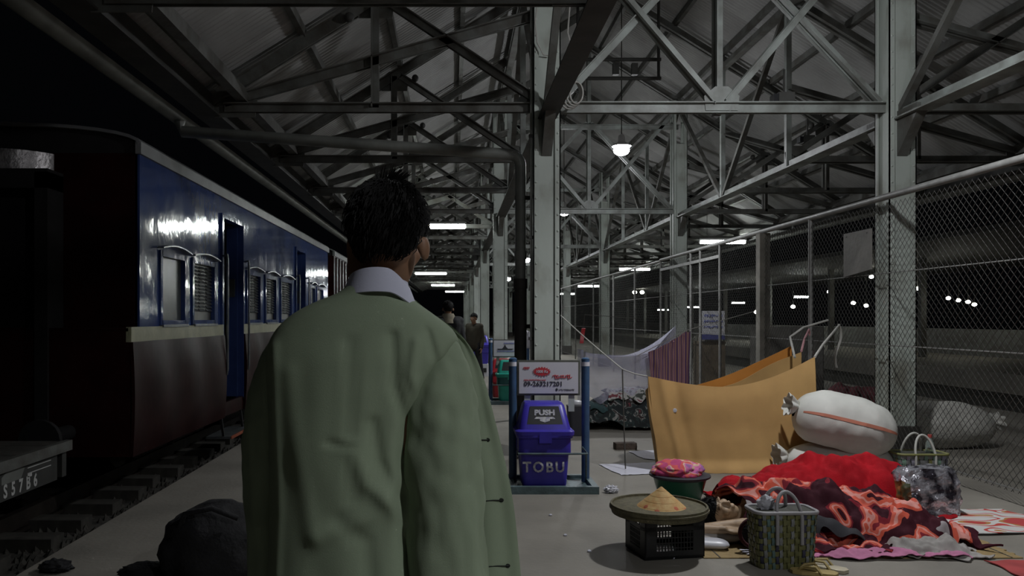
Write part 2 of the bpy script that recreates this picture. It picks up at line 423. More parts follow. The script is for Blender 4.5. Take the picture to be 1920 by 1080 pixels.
# ------------------------------------------------------------------ trusses
def member(t, name, p, q, w, m='steel_grey'):
    y = p[1]; p, q = Vector(p), Vector(q); off = Vector((0,.028,0))
    mb = MB(); a = (q-p).normalized(); n = Vector((-a.z,0,a.x))
    for s in (-1, 1):
        mb.beam(p+off*s, q+off*s, .012, w, (0,1,0)) if False else None
        mb.add(*bx(p+off*s, q+off*s, n, w, .012)); mb.add(*bx(p+off*s*1.9+n*(w/2-.006), q+off*s*1.9+n*(w/2-.006), n, .012, .06))
    return mb.build(name, m, t)
def bx(p, q, n, w, ty):
    n = n*w/2; y = Vector((0,ty/2,0))
    return ([p-n-y,p+n-y,p+n+y,p-n+y,q-n-y,q+n-y,q+n+y,q-n+y], [(0,1,2,3),(7,6,5,4),(0,4,5,1),(1,5,6,2),(2,6,7,3),(3,7,4,0)])
def gusset(t, x, z, y, r=.17, m='steel_grey'):
    MB().prism([(-r,-r*.7),(r,-r*.7),(r*1.1,r*.2),(r*.4,r*.8),(-r*.4,r*.8),(-r*1.1,r*.2)], (x,y+.006,z), (1,0,0), (0,0,1), .012).build('gusset_plate', m, t)
def wing(t, y, s):
    """cantilever half truss between eave and column row; s=-1 left, +1 right"""
    c = XC1 if s < 0 else XC2
    X = lambda d: c+s*d                                  # d: distance outward from the columns
    member(t, 'bottom_chord', (X(3.2),y,3.5), (X(0),y,3.5), .085)
    member(t, 'rafter', (X(3.45),y,roof_z(X(3.45))-.1), (XR,y,roof_z(XR)-.1), .11)
    member(t, 'strut', (X(3.2),y,3.55), (X(0),y,4.45), .09)
    member(t, 'hanger', (X(1.7),y,3.5), (X(1.7),y,roof_z(X(1.7))-.1), .075)
    member(t, 'brace', (X(1.62),y,roof_z(X(1.62))-.15), (X(.05),y,3.55), .075)
    gusset(t, X(1.7), roof_z(X(1.7))-.17, y); gusset(t, X(3.1), 3.55, y, .2); gusset(t, X(.12), 3.56, y, .15)
    tag(MB().ell((X(1.95),y-.09,roof_z(X(1.95))-.16), (.05,.05,.05), 10, 7).build('insulator', 'steel_dark', t, 60), 'round dark knob', None)
    tag(MB().ell((X(1.42),y-.09,roof_z(X(1.42))-.32), (.045,.05,.05), 10, 7).build('insulator', 'steel_dark', t, 60), 'round dark knob', None)
trs = [8+SUB*k-(.18 if k < 0 else 0) for k in range(-1, 20)]
for k, y in enumerate(trs):
    full = (k % 3 == 1)
    t = thing('roof_truss', f'dark steel roof truss{" carried on columns" if full else " between columns"}, {ORD[k]} from the camera', 'roof truss', (XR,y,3.5), 'steel roof trusses')
    wing(t, y, -1); wing(t, y, 1)
    if full:
        m = 'paint_pale'
        member(t, 'tie_beam', (XC1,y,3.5), (XC2,y,3.5), .1, m); member(t, 'collar_beam', (XC1,y,5.15), (XC2,y,5.15), .08, m)
        member(t, 'king_post', (XR,y+.07,3.45), (XR,y+.07,roof_z(XR)-.15), .075, m)
        for s, c in ((-1,XC1), (1,XC2)):
            member(t, 'diagonal', (XR+s*.05,y,3.55), (c-s*.05,y,5.5), .07, m)
            member(t, 'diagonal', (c-s*.12,y+.06,3.55), (XR+s*.04,y+.06,5.25), .07, m)
        gusset(t, XR, 3.58, y-.04, .16, m)

# ------------------------------------------------------------------ longitudinal lattice girders over the two column rows
for x, lab in ((XC1,'left'), (XC2,'right')):
    g = thing('lattice_girder', f'long grey steel lattice girder over the {lab} row of columns', 'girder', (x,8,3.4))
    m = 'steel_dark' if lab == 'left' else 'paint_pale'
    MB().span((x-.09,-3,3.36), (x+.09,62,3.375)).span((x-.012,-3,3.36), (x+.012,62,3.47)).build('bottom_chord', m, g)
    MB().span((x-.05,-3,roof_z(x)-.28), (x+.05,62,roof_z(x)-.2)).build('top_chord', 'steel_grey', g)
    zt = roof_z(x)-.25
    v0 = d0 = e0 = None
    for k in range(25):
        y = 8+SUB*(k-4); mk = m
        if abs((y-8) % BAY) > .01 and abs((y-8) % BAY-BAY) > .01:
            if v0 is None: v0 = MB().span((x-.035,y-.035,3.4), (x+.035,y+.035,zt)).build('vertical', 'paint_pale', g); yv = y
            else: share(v0, 'vertical', g, (0,y-yv,0))
        up = k % 2 == 0
        p, q = (x,y+.06,3.42), (x,y+SUB-.06,zt)
        if not up: p, q = (x,y+.06,zt), (x,y+SUB-.06,3.42)
        if up:
            if d0 is None: d0 = MB().beam(p, q, .07, .06).build('diagonal', 'steel_grey', g); yd = y
            else: share(d0, 'diagonal', g, (0,y-yd,0))
        else:
            if e0 is None: e0 = MB().beam(p, q, .07, .06).build('diagonal', 'steel_grey', g); ye = y
            else: share(e0, 'diagonal', g, (0,y-ye,0))
# eave beams and gutters
for x, s, lab in ((XE_L,-1,'train side'), (XE_R,1,'fence side')):
    z = roof_z(x)
    e = thing('eave_girder', f'long dark steel eave girder with gutter along the {lab} of the roof', 'girder', (x,8,z))
    MB().span((x-.05,-3,z-.22), (x+.05,62,z-.02)).span((x-.12,-3,z-.235), (x+.12,62,z-.22)).build('eave_beam', 'steel_dark', e)
    MB().span((x-s*.35-.05,-3,z-.1), (x-s*.35+.05,62,z+.02)).build('inner_purlin', 'steel_grey', e)
    def gut(u, v, x=x, s=s, z=z):
        a = PI*v; return Vector((x+s*.36-.085*math.cos(a), lerp(-3,62,u), z-.19-.085*math.sin(a)))
    MB().sheet(gut, 2, 9, .004).build('gutter', 'pipe_grey', e, 50)

# ------------------------------------------------------------------ rain pipe with elbow beside the first visible column
p0 = Vector((XE_L-.28, 8.05, 3.28)); e1 = Vector((.56,8.1,3.06))
arc = [e1+Vector((.12*math.sin(a), 0, -.12+.12*math.cos(a))) for a in [i*PI/16 for i in range(9)]]
dp = thing('downpipe', 'grey rain pipe crossing from the eave and running down beside the column', 'pipe', (.68,8.1,0))
MB().path([p0+Vector((-.02,0,.1)), p0]+[e1]+arc[1:], .058, 10).build('sloping_pipe', 'pipe_grey', dp, 50)
MB().tube((.68,8.1,2.95), (.68,8.1,1.75), .055, n=12).tube((.68,8.1,2.0), (.68,8.1,2.08), .064, n=12).build('upper_pipe', 'pipe_grey', dp, 50)
MB().tube((.68,8.1,1.75), (.68,8.1,0.02), .062, n=12).tube((.68,8.1,1.7), (.68,8.1,1.8), .072, n=12).build('lower_pipe', 'column_dark', dp, 50)
for z in (2.6, 1.3):
    MB().span((.62,8.09,z), (.8,8.11,z+.04)).build('pipe_clamp', 'steel_dark', dp)

# ------------------------------------------------------------------ wire-mesh fence along the right column row
XF = 4.2; ZF = 2.58
fe = thing('wire_fence', 'tall chain-link wire fence along the right row of columns', 'fence', (XF,8,0))
MB().tube((XF,3.4,ZF), (XF,16.2,ZF), .032, n=10).build('top_rail', 'galv', fe, 50)
MB().tube((XF,16.2,ZF-.02), (XF,34,ZF-.02), .028, n=8).build('top_rail', 'galv', fe, 50)
posts = [4.6, 9.4, 10.85, 12.6, 13.6, 14.15, 16.2, 18.5, 21, 24, 27.5, 31]
for y in posts:
    if y == 10.85: MB().span((XF-.07,y-.07,0), (XF+.07,y+.07,ZF-.03)).build('concrete_post', 'concrete_post', fe)
    else: MB().tube((XF,y,0), (XF,y,ZF-.02), .024 if y != 9.4 else .028, n=10).build('post', 'galv', fe, 50)
for z in (1.84, 1.14, .12): MB().tube((XF+.005,3.4,z), (XF+.005,31,z), .006, n=5).build('tension_wire', 'galv', fe)
MB().beam((XF,12.6,2.38), (XF,16.2,2.38), .04, .05).build('gate_rail', 'galv', fe)
def mesh_panel(y0, y1, z0, z1, step):
    mb = MB(); w = .0024
    H = z1-z0; L = y1-y0; n = int((L+H)/step)+1
    for d in (1, -1):
        for k in range(n):
            o = -H+k*step if d == 1 else k*step
            # line y = y0+o + d*t, z = z0+t
            t0, t1 = 0.0, H
            if d == 1: t0, t1 = max(t0, -o), min(t1, L-o)
            else: t0, t1 = max(t0, o-L), min(t1, o)
            if t1-t0 < .02: continue
            a = Vector((XF+.004*d, y0+o+d*t0, z0+t0)); b = Vector((XF+.004*d, y0+o+d*t1, z0+t1))
            m_ = int((t1-t0)/.3)+1; pts = []
            for i in range(m_+1):
                p = a.lerp(b, i/m_); p.x += .018*nz(p.y*.9, p.z*.9); p.y += .012*nz(p.y*1.7+9, p.z*2.3); p.z += .012*nz(p.y*2.1, p.z*1.9+5); pts.append(p)
            mb.path(pts, w, 3)
    return mb
edges = [3.4]+posts
for a, b in zip(edges, edges[1:]):
    tag(mesh_panel(a, b, .1, ZF-.06, .075 if a < 15 else .11).build('mesh_panel', 'wire', fe, fix=False), None, None, kind='stuff')
# grey board wired on the fence by the column
bd = thing('board', 'blank grey board hung on the fence beside the near right column', 'board', (XF-.02,8.2,2.1))
MB().prism([(0,-.21),(.55,-.26),(.55,.2),(0,.2)], (XF-.03,8.0,2.1), (0,1,0), (0,0,1), .02).build('panel', 'board_grey', bd)
for y in (8.06, 8.48): MB().tube((XF-.04,y,2.26), (XF+.01,y,2.29), .005, n=5).build('wire_tie', 'wire', bd)

# ------------------------------------------------------------------ lamps
def pendant(x, y, z, label, r=.15, w=PENDANT_W, show=True):
    t = thing('pendant_lamp', label, 'lamp', (x,y,z), 'pendant lamps down the middle of the roof')
    MB().tube((x,y,z+.2), (x,y,roof_z(x)+.06), .008, n=6).build('cord', 'steel_dark', t)
    MB().lathe([(.03,.26),(.05,.24),(.06,.14),(r*.95,.09),(r*1.02,.07),(r*.9,.075),(.05,.12)], 20, (x,y,z)).build('shade', 'lamp_white', t, 50)
    MB().ell((x,y,z+.01), (r*.85,r*.85,.085), 18, 10).build('globe', 'globe_on', t, 60)
    for nm, kd, e in (('bulb', 'POINT', w), ('reflector_beam', 'SPOT', BEAM_W)):
        l = bpy.data.lights.new(nm, kd); l.energy = e; l.color = (.96,.98,1); l.shadow_soft_size = .07
        if kd == 'SPOT': l.spot_size = math.radians(136); l.spot_blend = .75
        o = bpy.data.objects.new(nm, l); COL.objects.link(o); o.parent = t; o.location = (0,0,-.12)
for i, (y, z) in enumerate(((-.6,4.1), (5.7,4.1), (12.7,4.06), (19.3,3.95), (29,3.5), (39,3.3), (49,3.0))):
    pendant(XR, y, z, f'glowing white pendant lamp under the ridge, {ORD[i]} from the camera')
def tube_lamp(x, y, z, label, L=1.3, group='fluorescent tubes', rz=0, cord=True, cls='tube_on'):
    t = thing('tube_lamp', label, 'lamp', (x,y,z), group); M = Matrix.Translation((x,y,z)) @ Matrix.Rotation(rz, 4, 'Z') @ Matrix.Translation((-x,-y,-z))
    MB().box((x,y,z+.075), (L+.06,.10,.05)).xform(M).build('housing', 'lamp_white', t)
    MB().tube((x-L/2,y,z), (x+L/2,y,z), .045, n=10).xform(M).build('tube', cls, t, 50)
    b = MB()
    for s in (-1, 1): b.box((x+s*(L/2+.015),y,z+.01), (.03,.06,.09))
    b.xform(M).build('end_cap', 'lamp_white', t)
    if cord:
        for s in (-1, 1): MB().tube((x+s*L*.35,y,z+.08), (x+s*L*.35,y,cord), .006, n=5).build('hanger', 'steel_dark', t)
for i, (x, y, z) in enumerate(((-.40,17.4,3.395), (-.95,33.9,3.3), (-.6,46,3.3), (.1,57,3.3))):
    tube_lamp(x, y, z, f'bright fluorescent tube over the train side of the platform, {ORD[i]} in the row', cord=roof_z(x))
for i, (x, y, z) in enumerate(((7.0,20.8,3.38), (7.0,30.9,3.295), (7.0,41.2,3.05), (7.0,50,2.93))):
    tube_lamp(x, y, z, f'bright fluorescent tube beyond the fence, {ORD[i]} in the row', L=1.15, cord=roof_z(x))
# far platform: posts, roof and its lamps
fp = struct('far_canopy', 'dark canopy of the far platform', (18,40,0))
MB().span((13.5,18,3.6), (24,110,3.75)).build('canopy_roof', 'steel_dark', fp)
c0 = None
for k in range(12):
    y = 22+7*k
    if c0 is None: c0 = MB().span((16.9,y-.1,0), (17.1,y+.1,3.6)).build('canopy_post', 'steel_grey', fp)
    else: share(c0, 'canopy_post', fp, (0,7*k,0))
MB().span((19.5,24,0), (19.7,110,1.0)).build('parapet', 'steel_grey', fp)
for i, (px, py, L) in enumerate(((1243,581,1.1),(1300,576,1.3),(1384,568,1.0),(1505,557,1.15))):
    p = pt(px, py, 18*F/(px-850)); tube_lamp(p.x, p.y, p.z, f'small fluorescent tube lit on the far platform, {ORD[i]} from the left', L, 'tubes on the far platform', rz=.35, cord=3.6)
for i, (px, py) in enumerate(((1190,548),(1204,548),(1418,585),(1425,559),(1487,575),(1555,547),(1600,568),(1624,573),(1634,519),(1720,541),(1728,528),(1778,559),(1797,563),(1815,566),(1827,571))):
    Y = min(18*F/(px-850), 60); p = pt(px, py, Y); r = .11*Y/40
    t = thing('bulb_lamp', f'tiny distant bulb beyond the fence, {ORD[i]} from the left', 'lamp', p, 'distant bulbs in the dark')
    MB().ell(p, (r,r,r*.8), 10, 7).build('globe', 'dot_on', t, 60)
    MB().tube(p+Vector((0,0,r*.7)), p+Vector((0,0,r*1.6)), r*.5, r*.3, 8).build('holder', 'steel_dark', t)
    MB().tube(p+Vector((0,0,r*1.5)), (p.x,p.y,max(3.6,p.z+.3)), .01, n=5).build('cord', 'steel_dark', t)
# ------------------------------------------------------------------ train
mat('coach_blue', (.05,.085,.25), .07, var=.2, scale=2.5, col2=(.035,.06,.18), bump=.5, bscale=4.5, streak=(1,1,.7), coat=.25, spec=.4, rvar=.08, bdist=.012)
mat('coach_maroon', (.030,.0075,.0075), .42, var=.2, scale=3, col2=(.018,.005,.005), bump=.3, bscale=2.5, bdist=.02, spec=.1)
mat('coach_cream', (.42,.42,.27), .45, var=.12, scale=6, bump=.2, bscale=8)
mat('coach_roof', (.23,.235,.24), .5, var=.15, scale=3)
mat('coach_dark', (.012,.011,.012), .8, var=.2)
mat('shutter', (.20,.20,.19), .4, metal=.35, var=.15, scale=8)
mat('pane_grey', (.11,.12,.12), .22, var=.1, scale=3, bump=.15, bscale=3)
mat('frame_metal', (.25,.27,.28), .3, metal=.5, var=.2, scale=8)
mat('canopy_metal', (.38,.36,.36), .36, metal=.7, var=.2, scale=12, bump=.5, bscale=30, bdist=.01)
mat('step_orange', (.45,.10,.04), .6, var=.2)
mat('white_paint', (.6,.6,.58), .6, var=.1)
XS = -3.0
def fill(mb, x, th, ys, zs, holes, ya, yb):
    """wall of boxes around rectangular openings"""
    Yb = sorted({ya, yb, *[h[0] for h in holes], *[h[1] for h in holes]}); Zb = sorted({*zs, *[h[2] for h in holes], *[h[3] for h in holes]})
    Zb = [z for z in Zb if zs[0] <= z <= zs[-1]]
    for y0, y1 in zip(Yb, Yb[1:]):
        run = None
        for z0, z1 in zip(Zb, Zb[1:]):
            cy, cz = (y0+y1)/2, (z0+z1)/2
            open_ = any(h[0] < cy < h[1] and h[2] < cz < h[3] for h in holes)
            if open_:
                if run: mb.span((x-th,y0,run[0]), (x,y1,run[1])); run = None
            else: run = (run[0], z1) if run else (z0, z1)
        if run: mb.span((x-th,y0,run[0]), (x,y1,run[1]))
def coach(label, Y0, Y1, wins, doors, upper='coach_blue', lower='coach_maroon', stripe=True, ribs=False):
    t = thing('railway_coach', label, 'train coach', (XS-1.35,(Y0+Y1)/2,-.5))
    Wd = 2.7; ztop = 2.98
    holes = [(a,b,1.35,2.07) for a, b, k in wins]; dh = [(a,b,.3,2.72) for a, b in doors]
    mb = MB(); fill(mb, XS, .04, None, [1.32,ztop], holes+dh, Y0, Y1); mb.build('upper_side', upper, t)
    edges_ = [Y0-.27]+[y for a, b in doors for y in (a, b)]+[Y1]
    for ya, yb in zip(edges_[::2], edges_[1::2]):
        def low(u, v):
            y = lerp(ya, yb, u); return Vector((XS+.015+.03*math.sin(PI*v)+.016*math.cos(y*2*PI/1.02+.9)*math.sin(PI*v), y, lerp(1.18, .12, v)))
        MB().sheet(low, int((yb-ya)*16)+2, 12, .03).build('lower_side', lower, t, 50)
    for a, b in doors: MB().span((XS-.03,a,.12), (XS+.02,b,.3)).build('door_sill', lower, t)
    if stripe:
        mb = MB(); fill(mb, XS+.03, .05, None, [1.18,1.32], dh, Y0-.27, Y1); mb.build('waist_stripe', 'coach_cream', t)
    else:
        mb = MB(); fill(mb, XS+.02, .05, None, [1.18,1.32], dh, Y0, Y1); mb.build('waist_band', lower, t)
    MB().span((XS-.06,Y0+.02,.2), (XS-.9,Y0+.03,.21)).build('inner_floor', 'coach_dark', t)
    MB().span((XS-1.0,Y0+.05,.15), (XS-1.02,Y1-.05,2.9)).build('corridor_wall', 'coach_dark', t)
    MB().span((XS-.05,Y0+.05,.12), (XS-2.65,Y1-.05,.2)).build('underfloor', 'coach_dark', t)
    MB().span((XS-Wd,Y0,.12), (XS-Wd+.04,Y1,ztop)).build('far_side', lower, t)
    MB().span((XS-.02,Y0,1.3), (XS-Wd,Y0+.04,ztop)).span((XS+.015,Y0-.27,.12), (XS-Wd,Y0-.2,1.3)).span((XS,Y0-.27,1.28), (XS-Wd,Y0,1.31)).build('end_wall', 'coach_maroon' if lower == 'coach_maroon' else lower, t)
    MB().span((XS,Y1-.04,.12), (XS-Wd,Y1,ztop)).build('end_wall', lower, t)
    def rfn(u, v):
        a = PI*v; return Vector((XS-Wd/2+(Wd/2+.02)*math.cos(a), lerp(Y0-.04,Y1+.04,u), ztop+.1+.19*math.sin(a)))
    MB().sheet(rfn, 2, 17, .03).build('roof', 'coach_roof', t, 40)
    MB().prism([(XS-Wd/2+(Wd/2)*math.cos(PI*i/16), ztop+.1+.17*math.sin(PI*i/16)) for i in range(17)]+[(XS-Wd,ztop),(XS,ztop)], (0,Y0+.03,0), (1,0,0), (0,0,1), .02).build('roof_end', 'coach_dark', t)
    MB().span((XS-.03,Y0-.03,ztop-.01), (XS+.025,Y1+.03,ztop+.105)).build('roof_cornice', 'coach_roof', t)
    # gangway hood
    g = MB()
    for (xa, xb, za, zb) in ((-.62,-.5,.3,2.75), (.5,.62,.3,2.75), (-.62,.62,2.6,2.78)):
        g.span((XS-1.35+xa,Y0-.3,za), (XS-1.35+xb,Y0,zb))
    g.build('gangway_hood', 'coach_dark', t)
    MB().sheet(lambda u, v: Vector((XS-1.35+.58*math.sin((u-.5)*2.9), Y0+.2-.5*math.cos((u-.5)*2.9)+.004*nz(u*30,v*9), lerp(2.72,2.97,v))), 60, 10, .02).build('gangway_canopy', 'canopy_metal', t, 60)
    MB().span((XS-1.35-.5,Y0-.02,.3), (XS-1.35+.5,Y0+.0,2.6)).build('gangway_door', 'coach_dark', t)
    for a, b, kind in wins:
        w = MB()
        for (ya, yb, za, zb) in ((a-.04,a+.02,1.33,2.1), (b-.02,b+.04,1.33,2.1), (a,b,2.04,2.1), (a,b,1.33,1.38)):
            w.span((XS-.03,ya,za), (XS+.018,yb,zb))
        w = w.build('window', upper if upper == 'coach_blue' else 'frame_metal', t)
        h = MB(); n = 8
        for i in range(n):
            u0, u1 = i/n, (i+1)/n
            f = lambda u: Vector((XS, lerp(a-.09,b+.09,u), 2.12+.045*math.sin(PI*u)))
            h.beam(f(u0)+Vector((.03,0,0)), f(u1)+Vector((.03,0,0)), .075, .014)
        h.build('hood', 'frame_metal', w)
        MB().span((XS,a-.03,1.31), (XS+.045,b+.03,1.335)).build('sill', 'frame_metal', w)
        if kind == 'p': MB().span((XS-.036,a,1.36), (XS-.03,b,2.06)).build('pane', 'pane_grey', w)
        else:
            s = MB(); m_ = (b-a)/3
            for j in range(3):
                ya, yb = a+m_*j+.04, a+m_*(j+1)-.03
                for i in range(13):
                    z = 1.5+i*.042; s.beam((XS-.024,ya,z), (XS-.024,yb,z), .035, .008, up=(.7,0,.7))
            s.build('louvre', 'frame_metal', w)
            MB().span((XS-.05,a,1.36), (XS-.036,b,2.06)).build('shutter', 'shutter', w)
    for a, b in doors:
        d = MB()
        for (ya, yb, za, zb) in ((a-.05,a+.02,.28,2.76), (b-.02,b+.05,.28,2.76), (a,b,2.7,2.76)):
            d.span((XS-.08,ya,za), (XS+.03,yb,zb))
        d = d.build('door_frame', upper, t)
        for y in (a-.02, b+.06):
            MB().path([(XS,y,2.2), (XS+.08,y,2.22), (XS+.085,y,2.15), (XS+.085,y,.75), (XS+.08,y,.68), (XS,y,.7)], .016, 7).build('handrail', 'frame_metal', d, 60)
        MB().span((XS-.20,b-.06,.3), (XS-.05,b-.03,2.7)).build('open_door', 'coach_blue', d)
        MB().span((XS-.18,b-.075,1.7), (XS-.08,b-.062,1.95)).build('notice', 'pane_grey', d)
        s = MB().span((XS-.2,a,-.16), (XS+.12,b,-.13)).build('footstep', 'frame_metal', t)
        MB().span((XS+.12,a,-.165), (XS+.13,b,-.125)).build('step_edge', 'step_orange', s)
        for y in (a+.03, b-.03): MB().beam((XS-.02,y,.15), (XS+.02,y,-.15), .03, .03).build('step_bracket', 'coach_dark', s)
    if ribs:
        n = int((Y1-Y0)/.55)
        for i in range(n): MB().span((XS,Y0+.3+i*.55,.15), (XS+.03,Y0+.35+i*.55,2.95)).build('side_rib', lower, t)
    for yc in (Y0+2.2, Y1-2.2):
        bg = MB().span((XS-.45,yc-1.2,-.12), (XS-.55,yc+1.2,.06)).span((XS-2.15,yc-1.2,-.12), (XS-2.25,yc+1.2,.06)).box((XS-1.35,yc,-.02), (1.9,.3,.16)).build('bogie', 'coach_dark', t)
        for dy in (-.85, .85):
            for x in (XS-.8, XS-1.8):
                MB().tube((x-.05,yc+dy,.1), (x+.05,yc+dy,.1), .37, n=20).tube((x-.09,yc+dy,.1), (x+.09,yc+dy,.1), .1, n=12).build('wheel', 'rail', bg, 40)
            MB().box((XS-.47,yc+dy,.02), (.14,.26,.22)).build('axle_box', 'coach_dark', bg)
    MB().span((XS-.5,Y0+4.4,-.2), (XS-1.6,Y0+6,.12)).build('battery_box', 'coach_dark', t)
    for x in (XS-.55, XS-2.15): MB().tube((x,Y0-.75,.35), (x,Y0-.2,.35), .07, n=12).tube((x,Y0-.8,.35), (x,Y0-.75,.35), .18, n=18).build('buffer', 'coach_dark', t, 40)
    return t
coach('blue and maroon railway coach with cream waist stripe, nearest the camera', 7.65, 19.15,
      [(8.2,8.92,'p'),(9.2,10.02,'l'),(11.62,12.4,'l'),(12.75,13.5,'l'),(13.88,14.8,'l'),(16.75,17.3,'p'),(17.55,18.4,'p')], [(10.35,11.35),(15.2,16.1)])
coach('plain maroon railway coach coupled behind the blue one', 20.1, 32, [], [], upper='coach_maroon', stripe=False, ribs=True)
coach('far blue railway coach at the end of the train', 33, 46, [(34+i*1.4,34.9+i*1.4,'p') for i in range(8)], [(45.1,45.8)])
# flat wagon in front of the coach
fw = thing('flat_wagon', 'dark flat wagon with white stencilled marks on its side, ahead of the coach', 'wagon', (-4.3,4.5,-.5))
XW = -3.08
p0 = None
for k in range(23):
    y = 1.2+k*.235
    if p0 is None: p0 = MB().box((-4.35,y,.385), (2.5,.225,.05)).build('deck_plank', 'sleeper', fw)
    else: share(p0, 'deck_plank', fw, (0,k*.235,random.uniform(-.004,.004)))
MB().span((XW-.05,1.0,.34), (XW,6.47,.42)).build('edge_lip', 'steel_grey', fw)
MB().span((XW-.12,1.0,.13), (XW-.04,6.3,.33)).build('sole_bar', 'steel_dark', fw)
MB().span((-5.6,6.4,.13), (XW-.05,6.47,.36)).build('head_stock', 'steel_dark', fw)
for i, ch in enumerate('S57B6'):
    text(ch, 'stencil_mark', 'white_paint', fw, (XW-.039,5.57+i*.1,.19), .13, (1,0,0), bold=.004, sx=.8)
MB().prism([(0,0),(.25,0),(.3,.07),(.12,.11),(0,.05)], (XW-.04,5.52,.245), (0,1,0), (0,0,1), .002).build('paint_patch', 'pipe_grey', fw)
MB().span((XW-.04,5.86,.3), (XW-.038,6.2,.306)).span((XW-.04,5.86,.26), (XW-.038,6.2,.266)).span((XW-.04,5.86,.235), (XW-.038,5.92,.262)).build('painted_line', 'white_paint', fw)
for yc in (2.5, 5.2):
    b = MB().span((-3.5,yc-.8,-.12), (-3.6,yc+.8,.05)).span((-5.0,yc-.8,-.12), (-5.1,yc+.8,.05)).build('bogie', 'coach_dark', fw)
    for dy in (-.55, .55):
        for x in (-3.8, -4.8): MB().tube((x-.05,yc+dy,.05), (x+.05,yc+dy,.05), .33, n=18).build('wheel', 'rail', b, 40)
# ------------------------------------------------------------------ people
mat('jacket_green', (.245,.30,.205), .9, var=.05, scale=3, col2=(.22,.27,.185), bump=.25, bscale=420, bdist=.0012)
mat('jacket_inside', (.12,.15,.085), .9, var=.08, scale=3)
mat('thread_dark', (.012,.014,.012), .9, var=.05)
mat('coat_black', (.015,.015,.018), .8, var=.1); mat('coat_olive', (.05,.042,.028), .85, var=.15)
mat('scarf_beige', (.30,.27,.2), .9, var=.15, scale=14); mat('trouser_dark', (.02,.02,.025), .85, var=.1); mat('sandal', (.03,.025,.02), .7, var=.1)
def limb(mb, pts, rad, grow=0):
    for (p, q), (a, b) in zip(zip(pts, pts[1:]), zip(rad, rad[1:])): mb.cap(p, q, a+grow, b+grow, 12)
def standing(o, H, yaw=0, step=.12, arm=.0):
    """joints of a standing figure of height H, facing +Y turned by yaw"""
    s = H/1.7; R = Matrix.Rotation(yaw, 4, 'Z'); T = Matrix.Translation(o)
    P = lambda x, y, z: T @ R @ Vector((x*s, y*s, z*s))
    J = {'head': P(0,.03,1.585), 'neck': P(0,-.01,1.45), 'chest': P(0,0,1.28), 'belly': P(0,.01,1.08), 'hip': P(0,0,.93)}
    for k, d in (('L',-1), ('R',1)):
        J['sh'+k] = P(d*.175,-.01,1.39); J['el'+k] = P(d*.225,-.03,1.11); J['wr'+k] = P(d*.24,.05+arm,.87)
        J['th'+k] = P(d*.09,0,.9); J['kn'+k] = P(d*.095,.02+d*step,.49); J['an'+k] = P(d*.1,-.03+d*step*1.6,.085); J['toe'+k] = P(d*.115,.14+d*step*1.6,.03)
    return J, R
def torso(mb, J, g=0, s=1):
    for d in ('L', 'R'):
        mb.cap(J['neck']-Vector((0,0,.05*s)), J['sh'+d], (.055+g)*s, (.058+g)*s, 12); mb.cap(J['sh'+d].lerp(J['chest'],.4), J['hip'].lerp(J['th'+d],.5), (.105+g)*s, (.105+g)*s, 14)
    mb.cap(J['chest'], J['belly'], (.125+g)*s, (.115+g)*s, 14); mb.cap(J['belly'], J['hip'], (.115+g)*s, (.12+g)*s, 14)
def body(mb, J, R, s=1, hands=True, curl=.35):
    torso(mb, J, 0, s)
    mb.cap(J['head']-Vector((0,0,.05*s)), J['neck']-Vector((0,0,.04*s)), .054*s, .06*s, 14)
    for d, sd in (('L',-1), ('R',1)):
        limb(mb, [J['sh'+d],J['el'+d],J['wr'+d]], [.05*s,.04*s,.026*s]); limb(mb, [J['th'+d],J['kn'+d],J['an'+d]], [.082*s,.055*s,.036*s]); mb.cap(J['an'+d]-Vector((0,0,.04*s)), J['toe'+d], .034*s, .026*s, 10)
        if hands:
            dv = (J['wr'+d]-J['el'+d]).normalized(); hand_shape(mb, J['wr'+d], dv, R @ Vector((-sd,0,0)), R @ Vector((0,1,0)), curl, s)
def crease(p, line):
    best = 9
    for a, b in zip(line, line[1:]):
        a, b = Vector(a), Vector(b); t = max(0, min(1, (p-a).dot(b-a)/(b-a).length_squared)); best = min(best, (p-a.lerp(b,t)).length)
    return best
def pxz(pts, D=1.68): return [((x-850)*D/F, 1.4-(y-597)*D/F) for x, y in pts]

man = thing('person', 'person in a loose green jacket and white collar, seen from behind close up', 'person', (-.2,1.8,0))
J, R = standing((-.19,1.8,0), 1.7, 0, .03)
for d, sd in (('L',-1),('R',1)):
    J['sh'+d] = Vector((-.19+sd*.125,1.79,1.345)); J['el'+d] = Vector((-.19+sd*.19,1.80,1.10)); J['wr'+d] = Vector((-.19+sd*.205,1.83,.86))
hm = HM(Vector((-.147,1.80,1.572)), yaw=-.2, pitch=-.03, roll=.05)
mb = MB(); J['neck'].x = -.17
body(mb, J, R); head_shape(mb, hm)
remeshed(mb, 'body', 'skin', .0065, man, 5)
hair_cap(man, hm @ Matrix.Scale(1.04, 4), seed=5, strands=2600); eyes(man, hm)
# shirt collar: stand and fold, higher behind
def collar(u, v):
    a = 2*PI*u+PI*.5; r = lerp(.064,.082,v); back = .5-.5*math.sin(a)
    z = 1.438+.058*back-.052*v*(.75+.25*back)+.0; return Vector((-.163+r*1.02*math.cos(a), 1.775+r*1.0*math.sin(a)-.01*back, z+.012-.02*sm(.3,1,math.cos(a))))
MB().sheet(collar, 64, 8, .004).build('shirt_collar', 'shirt_white', man, 60)
def cstand(u, v):
    a = 2*PI*u; return Vector((-.163+.063*math.cos(a), 1.775+.063*math.sin(a), 1.40+.09*v-.025*(.5+.5*math.sin(a))))
MB().sheet(cstand, 48, 4, .003).build('collar_stand', 'shirt_white', man, 60)
